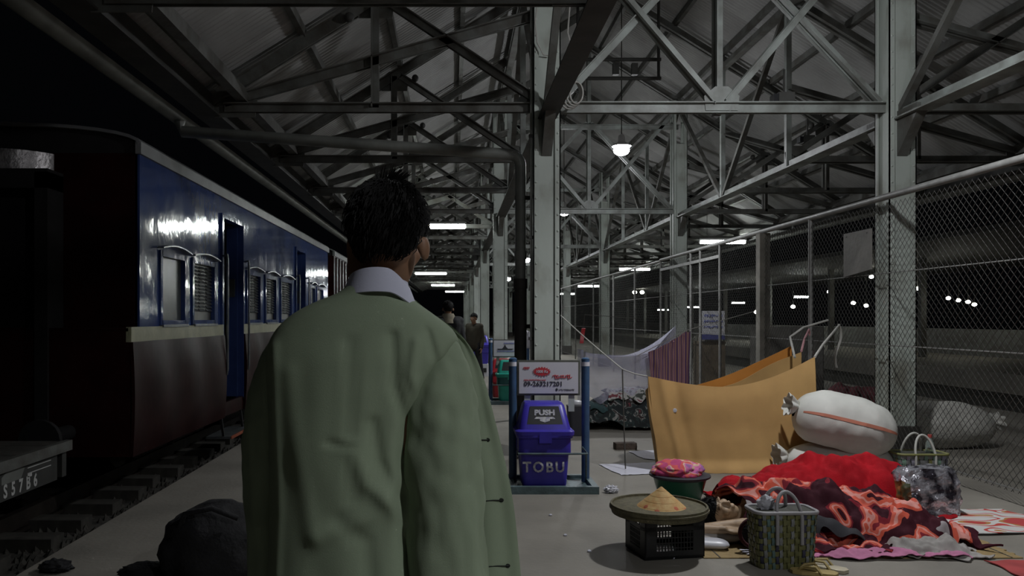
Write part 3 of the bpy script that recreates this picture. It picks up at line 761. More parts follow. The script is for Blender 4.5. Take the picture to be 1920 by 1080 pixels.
# jacket body
xl = [(.5,-.44),(.75,-.415),(.95,-.405),(1.15,-.405),(1.27,-.415),(1.33,-.412),(1.373,-.392),(1.41,-.352),(1.435,-.305),(1.455,-.255),(1.475,-.23)]
xr = [(.5,.03),(.75,.0),(.95,-.015),(1.15,-.01),(1.27,.01),(1.33,.015),(1.373,.0),(1.41,-.045),(1.435,-.08),(1.455,-.105),(1.475,-.11)]
dp_ = [(.5,.165),(.75,.15),(.95,.14),(1.15,.14),(1.3,.128),(1.373,.105),(1.41,.092),(1.435,.082),(1.455,.076),(1.475,.07)]
CR = [(pxz([(858,655),(830,690),(796,735),(768,785),(757,860),(758,980),(772,1080)]),.014,.030), (pxz([(655,640),(660,760),(664,930)]),.012,.006), (pxz([(735,630),(738,720),(762,790),(770,900)]),.011,.010), (pxz([(620,826),(664,834)]),.008,.006),
      (pxz([(660,830),(690,900),(740,945),(770,1000)]),.016,-.010), (pxz([(700,790),(712,860),(750,930)]),.013,.009), (pxz([(505,650),(512,780),(520,960),(515,1080)]),.014,-.008),
      (pxz([(780,640),(770,700),(790,760)]),.010,-.010), (pxz([(600,1000),(700,960),(760,900)]),.02,-.007), (pxz([(540,700),(560,850),(590,1000)]),.022,-.006),
      (pxz([(800,620),(815,680),(790,740)]),.009,.009), (pxz([(640,970),(690,1010),(700,1080)]),.018,.007)]
def jfn(u, v):
    z = lerp(.5, 1.475, v); a = 2*PI*u
    l, r_, d = interp(xl, z), interp(xr, z), interp(dp_, z); c, w = (l+r_)/2, (r_-l)/2; e = .82
    ca, sa = math.cos(a), math.sin(a)
    x = c+w*math.copysign(abs(ca)**e, ca); y = 1.785-.02*sm(1.2,1.47,z)+d*math.copysign(abs(sa)**e, sa)
    if sa < .2:
        p = Vector((x, z)); k = sm(.2,-.3,sa)
        for line, wd, am in CR: y += am*k*math.exp(-(crease(p, line)/wd)**2)
    f = sm(1.43,1.3,z)
    y += f*(.010*nz(x*7, z*3.2, 2)+.005*nz(x*16, z*8, 5)); x += f*.006*nz(z*5, y*6, 9)
    if z < .8: y += .012*math.sin(x*40)*sm(.8,.5,z)
    return Vector((x, y, z))
jk = MB().grid(jfn, 150, 140, wrap=True).build('jacket', 'jacket_green', man, 80)
# sleeves
def sleeve(path, rad, seed, flat, name):
    n = 26; m_ = 60
    def fn(u, v):
        t = v*(len(path)-1); i = min(int(t), len(path)-2); f = t-i
        P0, P1 = Vector(path[max(i-1,0)]), Vector(path[i]); P2, P3 = Vector(path[i+1]), Vector(path[min(i+2,len(path)-1)])
        c = .5*((2*P1)+(P2-P0)*f+(2*P0-5*P1+4*P2-P3)*f*f+(3*P1-P0-3*P2+P3)*f**3)
        tn = (P2-P1).normalized(); s_, up_, _ = frame_of(tn, (0,1,0)); r = lerp(rad[i], rad[i+1], f); a = 2*PI*u
        k = 1+.11*nz(math.cos(a)*1.6+seed, math.sin(a)*1.6, v*7)+.08*nz(math.cos(a)*3, math.sin(a)*3+seed, v*16)*sm(.1,.3,v)
        if v < .02: k *= .5
        return c+(s_*math.cos(a)*flat[0]+up_*math.sin(a)*flat[1])*r*k
    return MB().grid(fn, n*2, m_, wrap=True).build(name, 'jacket_green', jk, 80)
sleeve([(-.325,1.785,1.365),(-.365,1.79,1.315),(-.398,1.80,1.21),(-.410,1.81,1.08),(-.410,1.82,.93),(-.405,1.84,.78)], [.03,.058,.066,.064,.062,.064], 3, (1,1.05), 'sleeve')
sleeve([(-.06,1.77,1.365),(-.030,1.75,1.31),(-.024,1.725,1.22),(-.021,1.705,1.10),(-.014,1.695,.95),(-.004,1.685,.74)], [.025,.058,.074,.08,.083,.09], 8, (1,.8), 'sleeve')
# right front of the jacket swung outward, with lapel and buttonholes
fe_r = [(.62,.17),(.86,.148),(1.01,.130),(1.163,.095),(1.29,.060),(1.345,.032),(1.378,-.005),(1.41,-.055),(1.435,-.085)]
def flap(u, v):
    z = lerp(.62, 1.432, v); xr_ = interp(fe_r, z); x0 = min(-.03, xr_-.05); x = lerp(x0, xr_, u)
    y = 1.79-.045*math.sin(PI*u*.9)*sm(1.44,1.2,z)+.03*u*sm(1.2,.8,z)+.008*nz(u*3, z*7, 4)-.012*sm(.8,1,u)
    return Vector((x, y, z+.012*math.sin(PI*u)*sm(1.3,1.43,z)))
MB().sheet(flap, 36, 80, .005).build('front_flap', 'jacket_green', jk, 80)
for (xa, xb, y_) in ((889,917,825), (905,943,938), (910,955,1061)):
    def onflap(px, py):
        Y = 1.757
        for _ in range(4):
            p = pt(px, py, Y); v = (p.z-.62)/(1.432-.62); xr_ = interp(fe_r, p.z); x0 = min(-.03, xr_-.05); Y = flap((p.x-x0)/(xr_-x0), v).y-.002
        return pt(px, py, Y)
    a, b = onflap(xa, y_+1), onflap(xb, y_); k_ = MB()
    k_.path([a+Vector((0,-.0,-.001)), a.lerp(b,.5)+Vector((0,-.002,.001)), b], .0014, 5)
    k_.path([b+Vector((.005*math.cos(t)-.004,0,.0035*math.sin(t))) for t in [i*PI/5 for i in range(10)]], .0013, 5, closed=True)
    k_.build('buttonhole', 'thread_dark', jk)
# longyi and slippers below the frame
def lg(u, v):
    a = 2*PI*u; z = lerp(.1, 1.0, v); r = interp([(.1,.2),(.5,.17),(1.0,.16)], z)
    return Vector((-.19+r*math.cos(a)*(1+.05*math.sin(5*a)*(1-v)), 1.8+r*.72*math.sin(a), z))
MB().grid(lg, 48, 16, wrap=True).build('longyi', 'longyi', man, 60)
for d in ('L','R'):
    p = J['toe'+d]; MB().ell(p+Vector((0,-.08,-.015)), (.05,.14,.014), 14, 6).build('slipper', 'sandal', man, 60)

def passer(label, o, H, yaw, coat, seed, scarf=None, step=.12):
    t = thing('person', label, 'person', o); s = H/1.7; J, R = standing(Vector(o), H, yaw, step)
    h = Matrix.Translation(J['head']) @ R @ Matrix.Scale(s, 4)
    mb = MB(); body(mb, J, R, s); head_shape(mb, h); remeshed(mb, 'body', 'skin', .011, t, 3)
    hair_cap(t, h @ Matrix.Scale(1.04, 4), seed=seed, strands=250); eyes(t, h)
    mb = MB(); torso(mb, J, .022, s)
    for d in ('L','R'): limb(mb, [J['sh'+d],J['el'+d],J['wr'+d]], [.068*s,.058*s,.048*s])
    remeshed(mb, 'coat', coat, .013, t, 5)
    mb = MB()
    for d in ('L','R'): limb(mb, [J['th'+d]+Vector((0,0,.06)),J['kn'+d],J['an'+d]], [.105*s,.078*s,.062*s])
    mb.cap(J['thL']+Vector((0,0,.06)), J['thR']+Vector((0,0,.06)), .105*s, .105*s, 12)
    remeshed(mb, 'trousers', 'trouser_dark', .013, t, 5)
    for d in ('L','R'): MB().ell(J['toe'+d]+(R @ Vector((0,-.06,0)))+Vector((0,0,-.012)), (.05,.06,.03), 12, 6).build('shoe', 'sandal', t, 60)
    if scarf:
        c = J['neck']; MB().lathe([(.05,.05),(.085,.06),(.105,.02),(.13,-.04),(.15,-.09),(.11,-.08),(.06,0)], 20, c, s, s*.85).build('scarf', scarf, t, 60)
    return t
passer('person with dark hair, black coat and beige scarf walking far down the platform', (-.08,12.4,0), 1.66, 0.1, 'coat_black', 2, 'scarf_beige')
passer('person in a brown-olive coat standing by the far columns', (.46,17.6,0), 1.5, 2.6, 'coat_olive', 3)

# ------------------------------------------------------------------ sleeper under the flowered blanket
sl = thing('person', 'person asleep on the mat, face and arm showing under the flowered blanket', 'person', (2.3,5.2,0))
mb = MB()
Mh = Matrix.Translation((1.70,5.13,.16)) @ Matrix(((.10,.30,-.95,0),(-.75,-.60,-.27,0),(-.65,.74,.165,0),(0,0,0,1)))
ey = Vector((.25,-.55,.80)).normalized(); ez = Vector((-.96,-.05,.27)); ez = (ez-ey*ez.dot(ey)).normalized(); ex = ey.cross(ez)
Mh = Matrix(((ex.x,ey.x,ez.x,1.685),(ex.y,ey.y,ez.y,5.10),(ex.z,ey.z,ez.z,.165),(0,0,0,1)))
head_shape(mb, Mh)
nk = Mh @ Vector((0,-.03,-.08))
mb.cap(nk, (1.90,5.16,.15), .055, .06, 12)
mb.cap((1.98,5.05,.14), (1.98,5.27,.16), .09, .09); mb.cap((2.0,5.16,.15), (2.35,5.2,.14), .13, .12); mb.cap((2.35,5.2,.14), (2.55,5.2,.13), .12, .12)
for dy, kx in ((-.07,2.9), (.08,2.95)): limb(mb, [(2.5,5.2+dy,.10),(kx-.06,5.08+dy*.8,.08),(2.72,5.3+dy*.8,.06)], [.075,.05,.035]); mb.cap((2.72,5.3+dy*.8,.06), (2.8,5.34+dy*.8,.045), .035, .025)
limb(mb, [(1.97,5.03,.12),(1.52,4.93,.10),(1.66,4.90,.105)], [.045,.034,.025])
hand_shape(mb, (1.66,4.90,.105), (1,.05,-.12), (0,.3,-1), (0,1,.2), .3)
limb(mb, [(1.98,5.3,.14),(2.3,5.36,.1),(2.45,5.2,.1)], [.045,.036,.026])
remeshed(mb, 'body', 'skin_pale', .006, sl, 5)
hair_cap(sl, Mh @ Matrix.Scale(1.03, 4), seed=11, strands=500)
# ------------------------------------------------------------------ bin stands
mat('post_blue', (.045,.10,.20), .4, var=.15, scale=8, rvar=.1); mat('frame_teal', (.10,.15,.16), .5, var=.25, scale=8, bump=.2)
mat('bin_blue', (.050,.036,.42), .32, var=.15, scale=5, rvar=.15); mat('bin_green', (.02,.32,.24), .35, var=.1); mat('bin_green_dark', (.015,.10,.10), .4, var=.1); mat('bin_red', (.35,.02,.03), .35, var=.1)
mat('sign_white', (.60,.60,.66), .45, var=.04, scale=3); mat('sign_frame', (.10,.105,.09), .5, var=.15); mat('flap_black', (.015,.016,.018), .35, var=.1)
mat('ink_black', (.03,.03,.04), .6, var=.05); mat('ink_red', (.50,.03,.045), .6, var=.05); mat('ink_blue', (.12,.15,.5), .6, var=.05); mat('ink_white', (.62,.62,.62), .6, var=.1, scale=60, col2=(.3,.3,.4))
mat('plastic_white', (.55,.55,.6), .35, var=.08)
def rrect(w, d, r, n=5):
    out = []
    for cx, cy, a0 in ((w/2-r,d/2-r,0), (-w/2+r,d/2-r,PI/2), (-w/2+r,-d/2+r,PI), (w/2-r,-d/2+r,1.5*PI)):
        out += [(cx+r*math.cos(a0+PI/2*i/n), cy+r*math.sin(a0+PI/2*i/n)) for i in range(n+1)]
    return out
def loft(mb, rings):
    n = len(rings[0]); vs = [p for r in rings for p in r]; m_ = len(rings)
    fs = [(j*n+i, j*n+(i+1)%n, (j+1)*n+(i+1)%n, (j+1)*n+i) for j in range(m_-1) for i in range(n)]+[tuple(range(n))[::-1], tuple(range((m_-1)*n, m_*n))]
    return mb.add(vs, fs)
def ring(c, w, d, r, z): return [Vector((c[0]+x, c[1]+y, z)) for x, y in rrect(w, d, r)]
def glyphs(parent, x0, x1, z, h, y, m, seed, n):
    """rows of small round letters of a script too small to read"""
    rnd = random.Random(seed); mb = MB(); w = (x1-x0)/n
    for i in range(n):
        cx = x0+w*(i+.5); r = h*.36
        a0 = rnd.uniform(0,6); span = rnd.choice((4.2,5.2,6.28))
        mb.path([(cx+r*math.cos(a0+span*k/9), y, z+r*math.sin(a0+span*k/9)) for k in range(10)], h*.09, 4)
        if rnd.random() < .5: mb.path([(cx+r,y,z-h*.1), (cx+r,y,z+h*.62)], h*.08, 4)
        if rnd.random() < .35: mb.path([(cx-r*.6,y,z-h*.55), (cx+r*.6,y,z-h*.6)], h*.08, 4)
    return mb.build('lettering', m, parent)
def bin_(t, c, m, m2, z0, detail=True, name='bin'):
    x, y = c
    b = loft(MB(), [ring(c,.34,.27,.04,z0), ring(c,.36,.29,.045,z0+.03), ring(c,.41,.33,.05,z0+.40), ring(c,.45,.37,.055,z0+.405), ring(c,.46,.38,.055,z0+.43), ring(c,.45,.37,.05,z0+.44)]).build(name, m, t, 40, base=(x,y,z0))
    loft(MB(), [ring(c,.425,.345,.05,z0+.27), ring(c,.425,.345,.05,z0+.40)]).build('collar_band', m2, b, 40)
    lid = loft(MB(), [ring(c,.47,.39,.05,z0+.43), ring(c,.475,.395,.05,z0+.46), ring(c,.42,.34,.05,z0+.475), ring((x,y+.02),.33,.24,.04,z0+.66), ring((x,y+.025),.30,.20,.04,z0+.68)]).build('lid', m, b, 40)
    MB().span((x-.05,y-.2,z0+.37), (x+.05,y-.185,z0+.45)).build('latch', m, b)
    # flap on the sloping front of the lid
    A = Vector((x-.145,y-.146,z0+.512)); B = Vector((x+.145,y-.146,z0+.512)); C_ = Vector((x+.115,y-.098,z0+.652)); D_ = Vector((x-.115,y-.098,z0+.652)); n = (B-A).cross(D_-A).normalized()
    fl_ = MB().add([p+n*k for k in (-.004,.010) for p in (A,B,C_,D_)], [(0,1,2,3),(7,6,5,4),(0,4,5,1),(1,5,6,2),(2,6,7,3),(3,7,4,0)]).build('push_flap', 'flap_black', b)
    if detail:
        up = ((D_+C_)/2-(A+B)/2).normalized(); c0 = (A+B+C_+D_)/4+n*.012
        text('PUSH', 'push_mark', 'ink_white', b, c0+up*.02, .06, n, up, bold=.003, sx=1.15)
        ux = Vector((1,0,0)); MB().prism([(-.085,-.03),(.085,-.03),(.07,-.014),(-.07,-.014)], c0, ux, up, .001).prism([(-.04,-.045),(0,-.058),(.04,-.045),(.04,-.03),(-.04,-.03)], c0, ux, up, .001).build('push_arrow', 'ink_white', b)
        text('TOBU', 'bin_mark', 'ink_white', b, (x-.01,y-.163,z0+.17), .115, (0,-1,.1), bold=.003, sx=.95, spacing=1.25)
    return b
def stand(label, x0, x1, y, kind):
    t = thing('bin_stand', label, 'bin stand', ((x0+x1)/2,y,0), 'litter bin stands on the platform')
    for x in (x0, x1):
        p = MB().tube((x,y,.03), (x,y,1.06), .034, n=16).build('post', 'post_blue', t, 40)
        MB().tube((x,y,1.06), (x,y,1.072), .036, .02, 16).build('post_cap', 'post_blue', p, 40)
        MB().tube((x,y,1.0), (x,y,1.035), .0355, n=16).build('tape_band', 'sign_white', p, 40)
    b = MB()
    for (a, c) in (((x0-.05,y-.36,0),(x1+.05,y-.31,.06)), ((x0-.05,y+.12,0),(x1+.05,y+.17,.06)), ((x0-.05,y-.31,0),(x0,y+.12,.06)), ((x1,y-.31,0),(x1+.05,y+.12,.06)), ((x0,y-.3,.015),(x1,y+.12,.03))): b.span(a, c)
    b.build('base_frame', 'frame_teal', t)
    s = MB().span((x0+.035,y-.02,.755), (x1-.05,y+.0,1.05)).build('sign_board', 'sign_frame', t)
    w0, w1 = x0+.05, x1-.065
    MB().span((w0,y-.026,.772), (w1,y-.02,1.033)).build('sign_face', 'sign_white', s)
    for x in (x0+.12, x1-.12): MB().span((x-.025,y-.012,.62), (x+.025,y-.004,.76)).build('sign_strap', 'paint_green', s)
    yf = y-.028; U = lambda u: lerp(w0, w1, u); Vv = lambda v: lerp(1.033, .772, v)
    if kind == 1:
        n = 36; pol = [(( .078 if i % 2 else .060)*math.cos(2*PI*i/n), (.043 if i % 2 else .030)*math.sin(2*PI*i/n)) for i in range(n)]
        MB().prism(pol, (U(.385),yf,Vv(.30)), (1,0,0), (0,0,1), .002).build('starburst', 'ink_red', s)
        text('1000 Ks', 'price_mark', 'sign_white', s, (U(.385),yf-.003,Vv(.30)), .032, bold=.001, sx=.95)
        glyphs(s, U(.075), U(.17), Vv(.19), .02, yf, 'ink_red', 1, 4); glyphs(s, U(.57), U(.89), Vv(.46), .03, yf, 'ink_red', 2, 9); glyphs(s, U(.08), U(.45), Vv(.57), .012, yf, 'ink_red', 3, 18)
        text('09-263217201', 'phone_number', 'ink_black', s, (U(.41),yf,Vv(.70)), .052, bold=.0012, sx=1.08)
        MB().ell((U(.635),yf,Vv(.875)), (.01,.001,.012), 10, 6).build('logo', 'ink_black', s); glyphs(s, U(.67), U(.93), Vv(.88), .012, yf, 'ink_black', 4, 14)
    else:
        MB().prism([(-.14,0),(.14,0),(.1,-.02),(-.12,-.02)], (U(.42),yf,Vv(.52)), (1,0,0), (0,0,1), .002).prism([(-.05,0),(.05,0),(.02,.03),(.005,.065),(-.005,.065),(-.02,.03)], (U(.4),yf,Vv(.52)), (1,0,0), (0,0,1), .002).build('ship_mark', 'ink_black', s)
        glyphs(s, U(.35), U(.9), Vv(.18), .02, yf, 'ink_blue', 6, 14); glyphs(s, U(.12), U(.88), Vv(.68), .018, yf, 'ink_blue', 7, 22)
    r = MB().path([(x0+.03,y-.02,.32),(x0+.02,y-.34,.32),(x1-.04,y-.34,.32),(x1-.03,y-.02,.32)], .009, 6).build('bin_rail', 'frame_teal', t)
    MB().tube((x1-.05,y-.33,.32), (x1-.0,y-.03,.05), .008, n=6).build('stay_rod', 'frame_teal', t); MB().tube((x1-.02,y-.02,.38), (x1,y,.38), .012, n=8).build('side_bolt', 'post_blue', t)
    return t
stand('blue-posted bin stand with a phone-number sign in front of the near column', .5, 1.11, 6.72, 1)
tag(bin_(None, (.735,6.57), 'bin_blue', 'bin_blue', .035), 'blue push-flap litter bin lettered in white, under the phone-number sign', 'bin', 'litter bins')
stand('far bin stand with a ship emblem on its sign', .62, 1.2, 13.3, 2)
tag(bin_(None, (.93,13.15), 'bin_green', 'bin_green_dark', .035, False), 'green litter bin under the ship-emblem sign', 'bin', 'litter bins')
tag(bin_(None, (.88,14.3), 'bin_red', 'bin_red', .001, False), 'red litter bin behind the green one', 'bin', 'litter bins')
tag(bin_(None, (.66,19.5), 'bin_blue', 'bin_blue', .3, False), 'small far blue bin raised on a box beyond the ship-emblem stand', 'bin', 'litter bins')
t = thing('plinth_box', 'white plinth box under the far blue bin', 'box', (.66,19.5,0)); loft(MB(), [ring((.66,19.5),.4,.34,.03,0), ring((.66,19.5),.38,.32,.03,.3)]).build('box_body', 'plastic_white', t, 40); MB().span((.5,19.31,.1), (.8,19.34,.2)).build('handle_slot', 'flap_black', t)
t = thing('blue_post', 'short blue post topped with a wrapped white plastic bag beside the column', 'post', (1.02,11.2,0))
MB().tube((1.02,11.2,0), (1.02,11.2,.98), .045, n=14).build('shaft', 'post_blue', t, 40)
def crumple(c, r, seed, amp=.25, nu=28, nv=18, fr=2.2):
    def fn(u, v):
        d = Vector((math.sin(PI*v)*math.cos(2*PI*u), math.sin(PI*v)*math.sin(2*PI*u), math.cos(PI*v)))
        k = 1+amp*(abs(nz(d.x*fr+seed, d.y*fr, d.z*fr))*1.6-.4)+amp*.5*nz(d.x*6, d.y*6+seed, d.z*6)
        p = Vector(c)+Vector((d.x*r[0]*k, d.y*r[1]*k, d.z*r[2]*k)); return p
    return MB().grid(fn, nu, nv, wrap=True)
crumple((1.02,11.2,1.09), (.075,.07,.14), 3).build('bag_wrap', 'plastic_white', t, 50)

# ------------------------------------------------------------------ cloth: tarp, net, ropes
mat('tarp', (.50,.305,.115), .85, var=.08, scale=3, col2=(.41,.245,.09), bump=.25, bscale=160, bdist=.002)
mat('tarp_deep', (.52,.21,.035), .85, var=.08, scale=3)
mat('rope_white', (.42,.41,.38), .9, var=.1); mat('rope_pink', (.5,.25,.27), .9, var=.1); mat('rope_dark', (.08,.075,.065), .9, var=.1); mat('red_plastic', (.55,.03,.04), .4, var=.1)
tp = thing('tarp_shelter', 'ochre cloth sheet strung up as a low shelter beside the white sacks', 'cloth shelter', (2.5,7.5,0))
def tarp(u, v):
    x = lerp(1.765, 3.33, u); top = interp([(0,.872),(.25,.80),(.5,.775),(.75,.86),(1,1.045)], u)
    z = lerp(.005, top, v)
    y = 7.28+.05*math.sin(PI*u)*(v-.5)+.09*u*v+.014*nz(u*5, v*3, 1)+.02*math.exp(-((u-.16-.12*(1-v))/.035)**2)-.018*math.exp(-((u-.08-.1*(1-v))/.03)**2)
    x += .10*(1-v)*sm(.25,0,u)+.012*math.sin(v*7)*sm(.3,0,u); y -= .05*sm(.15,0,v)*(1+.4*nz(u*9,2))
    return Vector((x, y, z+.006*nz(u*14, 3)*(v < .03)))
MB().sheet(tarp, 90, 44, .004).build('front_sheet', 'tarp', tp, 70)
def tarp_back(u, v):
    x = lerp(2.45, 3.72, u); top = interp([(0,.62),(.4,.70),(.75,.92),(1,1.04)], u)
    return Vector((x, 8.45+.1*u+.02*nz(u*4, v*3, 7), lerp(.01, top, v)))
MB().sheet(tarp_back, 50, 20, .004).build('back_sheet', 'tarp', tp, 70)
def tarp_mid(u, v):
    x = lerp(2.35, 3.70, u); top = interp([(0,.58),(.5,.79),(1,1.10)], u); return Vector((x, 8.75+.02*nz(u*4, v*3, 9), lerp(.01, top, v)))
MB().sheet(tarp_mid, 30, 12, .004).build('rear_sheet', 'tarp_deep', tp, 70)
def tarp_side(u, v):
    y = lerp(7.28, 8.2, u); return Vector((1.775+.04*math.sin(u*9)+.1*(1-v)+.25*u, y, lerp(.005, .872-.35*u, v)))
MB().sheet(tarp_side, 30, 16, .004).build('side_sheet', 'tarp', tp, 70)
tag(MB().ell(tarp(.16,.68)+Vector((0,-.006,0)), (.02,.003,.02), 10, 6).build('patch', 'plastic_white', tp), 'small white patch', None)
def rope(name, label, pts, r, m, sag=0):
    P = [Vector(p) for p in pts]; out = []
    for a, b in zip(P, P[1:]):
        for i in range(8): q = a.lerp(b, i/8); q.z -= sag*math.sin(PI*i/8); out.append(q)
    out.append(P[-1]); return tag(MB().path(out, r, 6).build(name, m, smooth=60, base=P[0]), label, 'rope')
kn = pt(1167,692,7.42)
rope('rope', 'thin pale rope from the near column to the corner of the ochre sheet', [(1.06,7.9,1.43), kn, (1.765,7.28,.875)], .006, 'rope_white', .01)
t = rope('cord', 'thin dark cord hanging from the rope knot to the white paper on the floor', [kn, kn+Vector((.01,0,-.4)), (kn.x+.02,7.38,.012)], .006, 'rope_dark')
rope('rope', 'pink rope tying the ochre sheet to a fence post', [(3.72,8.55,1.05), (3.95,9.0,1.17), (4.17,9.38,1.27), (4.23,9.42,1.0), (4.2,9.37,.75)], .012, 'rope_pink')
rope('rope', 'white twisted rope from the top of the ochre sheet to the fence', [(3.5,8.2,1.0), (3.62,8.6,1.2), (3.85,8.8,1.3), (4.19,8.95,1.38)], .012, 'rope_white')
rb = thing('ribbon', 'white cloth strip knotted to the fence and hanging down', 'ribbon', (4.18,8.9,1.3))
MB().path([tarp(1,1), (3.6,7.8,1.14), (4.15,8.6,1.33)], .013, 6).build('tie', 'rope_white', rb, 60)
MB().sheet(lambda u, v: Vector((4.13+.03*math.sin(v*6)+.01*u, 8.6-.03*u+.02*v, 1.34-.47*v)), 3, 16, .003).build('tail', 'rope_white', rb, 60)
# mosquito net: see-through gauze
net = bpy.data.materials.new('net_gauze'); net.use_nodes = True; MATS['net_gauze'] = net
b = bsdf(net); b.inputs['Base Color'].default_value = (.62,.62,.78,1); b.inputs['Roughness'].default_value = .9; b.inputs['Alpha'].default_value = .30
b.inputs['Transmission Weight'].default_value = 0
nt = thing('mosquito_net', 'pale white gauze mosquito net strung up over a dark bedding heap', 'mosquito net', (2.1,10.6,0))
def netf(u, v):
    x = lerp(1.68,2.52,u); return Vector((x, 10.15+.04*math.sin(u*17)*(1-v)+.03*nz(u*6,v*4), lerp(.36+.08*nz(u*7), .965-.05*math.sin(PI*u)*.6, v)))
MB().sheet(netf, 60, 20, .002).build('front_gauze', 'net_gauze', nt, 70, fix=False)
MB().sheet(lambda u, v: Vector((lerp(1.68,1.8,v)+.03*math.sin(v*11), lerp(10.15,11.4,v), lerp(.05,.965,u))), 12, 20, .002).build('side_gauze', 'net_gauze', nt, 70, fix=False)
def nettop(u, v):
    x = lerp(lerp(1.68,2.52,u), lerp(1.9,3.08,u), v); z = .965-.05*math.sin(PI*u)*(1-v)+lerp(-.1,.33,u**2)*v-.06*math.sin(PI*u)*v; return Vector((x, lerp(10.15,11.1,v), z))
MB().sheet(nettop, 24, 14, .002).build('top_gauze', 'net_gauze', nt, 70, fix=False)
MB().sheet(lambda u, v: Vector((lerp(2.55,3.06,u), 10.9+.1*u, lerp(.7, lerp(.98,1.30,u**1.5), v))), 14, 10, .002).build('raised_corner', 'net_gauze', nt, 70, fix=False)
ramp_mat('stripe_cloth', 'X', 5.5, [(0,(.15,.08,.17)),(.28,(.42,.24,.18)),(.6,(.45,.28,.21)),(.8,(.24,.12,.2))], distort=.8, streak=(1,.2,.05))
st = thing('striped_cloth', 'maroon and purple striped cloth draped over a line beside the net', 'cloth', (2.68,10,.9))
def strf(u, v): return Vector((lerp(2.44,2.92,u)-.03*v*0+.04*(1-v)*(1-u), 10.0+.025*math.sin(u*22)+.02*nz(u*4,v*3), lerp(.58-.03*u, lerp(.98,1.24,u**1.2), v)))
MB().sheet(strf, 50, 16, .005).build('front_fall', 'stripe_cloth', st, 70)
MB().sheet(lambda u, v: strf(u, v)+Vector((.05,.12-.1*v,-.12*(1-v)+.0)), 30, 10, .005).build('back_fall', 'stripe_cloth', st, 70)
MB().path([(2.3,10.02,.93), (2.92,10.03,1.25), (4.15,11,1.5)], .005, 5).build('line', 'rope_white', st)
t = thing('red_ribbon', 'small red plastic strip hanging above the net', 'ribbon', (1.72,10.6,1.0)); MB().sheet(lambda u, v: Vector((1.70+.05*u-.03*v, 10.6+.01*math.sin(v*5), 1.27-.2*v)), 3, 9, .01).build('strip', 'red_plastic', t, 60); MB().tube((1.72,10.6,1.27), (1.74,10.6,1.45), .004, n=5).build('string', 'rope_dark', t); MB().tube((1.74,10.6,1.45), (2.5,10.9,1.4), .004, n=5).build('line', 'rope_dark', t)

# ------------------------------------------------------------------ draped blankets
def drape(name, label, cat, m, spine, x0, x1, y0, y1, fold=.02, seed=1, nx=110, ny=70, th=.012, jag=.06, base_z=.014, ff=5, group=None, smooth=80):
    """sheet laid over long lumps: spine = [((x,y,h,w),(x,y,h,w)), ...]"""
    def fn(u, v):
        eu = .5-abs(u-.5); ev = .5-abs(v-.5)
        x = lerp(x0,x1,u)+jag*nz(v*4+seed, u*2)*sm(.25,0,eu)*2; y = lerp(y0,y1,v)+jag*nz(u*5, seed+3)*sm(.25,0,ev)*2
        p = Vector((x, y)); h = 0
        for a, c in spine:
            A, C_ = Vector(a[:2]), Vector(c[:2]); t_ = max(0,min(1,(p-A).dot(C_-A)/max(1e-6,(C_-A).length_squared)))
            d = (p-A.lerp(C_,t_)).length; hh = lerp(a[2],c[2],t_); w = lerp(a[3],c[3],t_); k = d/w
            g = hh*(math.sqrt(max(0,1-min(1,k)**2))*.75+.25*math.exp(-(k*1.1)**2)) if k < 1.6 else 0
            h = max(h, g) if abs(h-g) > .03 else max(h, g)+.15*(.03-abs(h-g))
        edge = sm(0,.12,min(eu,ev))
        f = fold*(abs(nz(x*ff+seed, y*ff*.7, 3))*1.9-.35+.6*nz(x*ff*2.3, y*ff*2.1, seed)+.3*nz(x*ff*5, y*ff*5, seed+4))
        return Vector((x, y, max(base_z, base_z+h+f*(.5+.5*edge))))
    o = MB().sheet(fn, nx, ny, th).build(name, m, smooth=smooth, base=((x0+x1)/2,(y0+y1)/2,0))
    return tag(o, label, cat, group)
ramp_mat('flower_blanket', 'noise', 3.3, [(0,(.04,.008,.014)),(.45,(.20,.018,.028)),(.485,(.60,.12,.08)),(.53,(.68,.30,.26)),(.56,(.58,.10,.06)),(.60,(.05,.009,.016)),(.70,(.36,.33,.34)),(.76,(.5,.06,.05))], distort=1.2, detail=1.5)
bsdf(MATS['flower_blanket']).inputs['Specular IOR Level'].default_value = .15
ramp_mat('bedding_dark', 'noise', 9, [(0,(.012,.016,.018)),(.48,(.02,.035,.035)),(.56,(.25,.25,.24)),(.6,(.03,.02,.02)),(.68,(.16,.04,.05))], distort=1, detail=2)
ramp_mat('quilt_pale', 'noise', 12, [(0,(.06,.07,.06)),(.45,(.42,.42,.40)),(.55,(.5,.5,.49)),(.62,(.2,.05,.06))], distort=.6)
mat('blanket_red', (.42,.008,.016), .85, spec=.15, var=.2, scale=6, col2=(.27,.005,.010), bump=.5, bscale=90, bdist=.004)
mat('teal_cloth', (.03,.07,.075), .9, var=.2); mat('grey_cloth', (.36,.34,.32), .9, var=.15); mat('pink_cloth', (.52,.19,.33), .9, var=.1); mat('cane', (.38,.27,.12), .8, var=.15, scale=20, streak=(1,8,1)); mat('cushion', (.47,.43,.40), .9, var=.08, scale=8)
mat('maroon_cloth', (.085,.012,.018), .9, var=.25, scale=8, bump=.3)
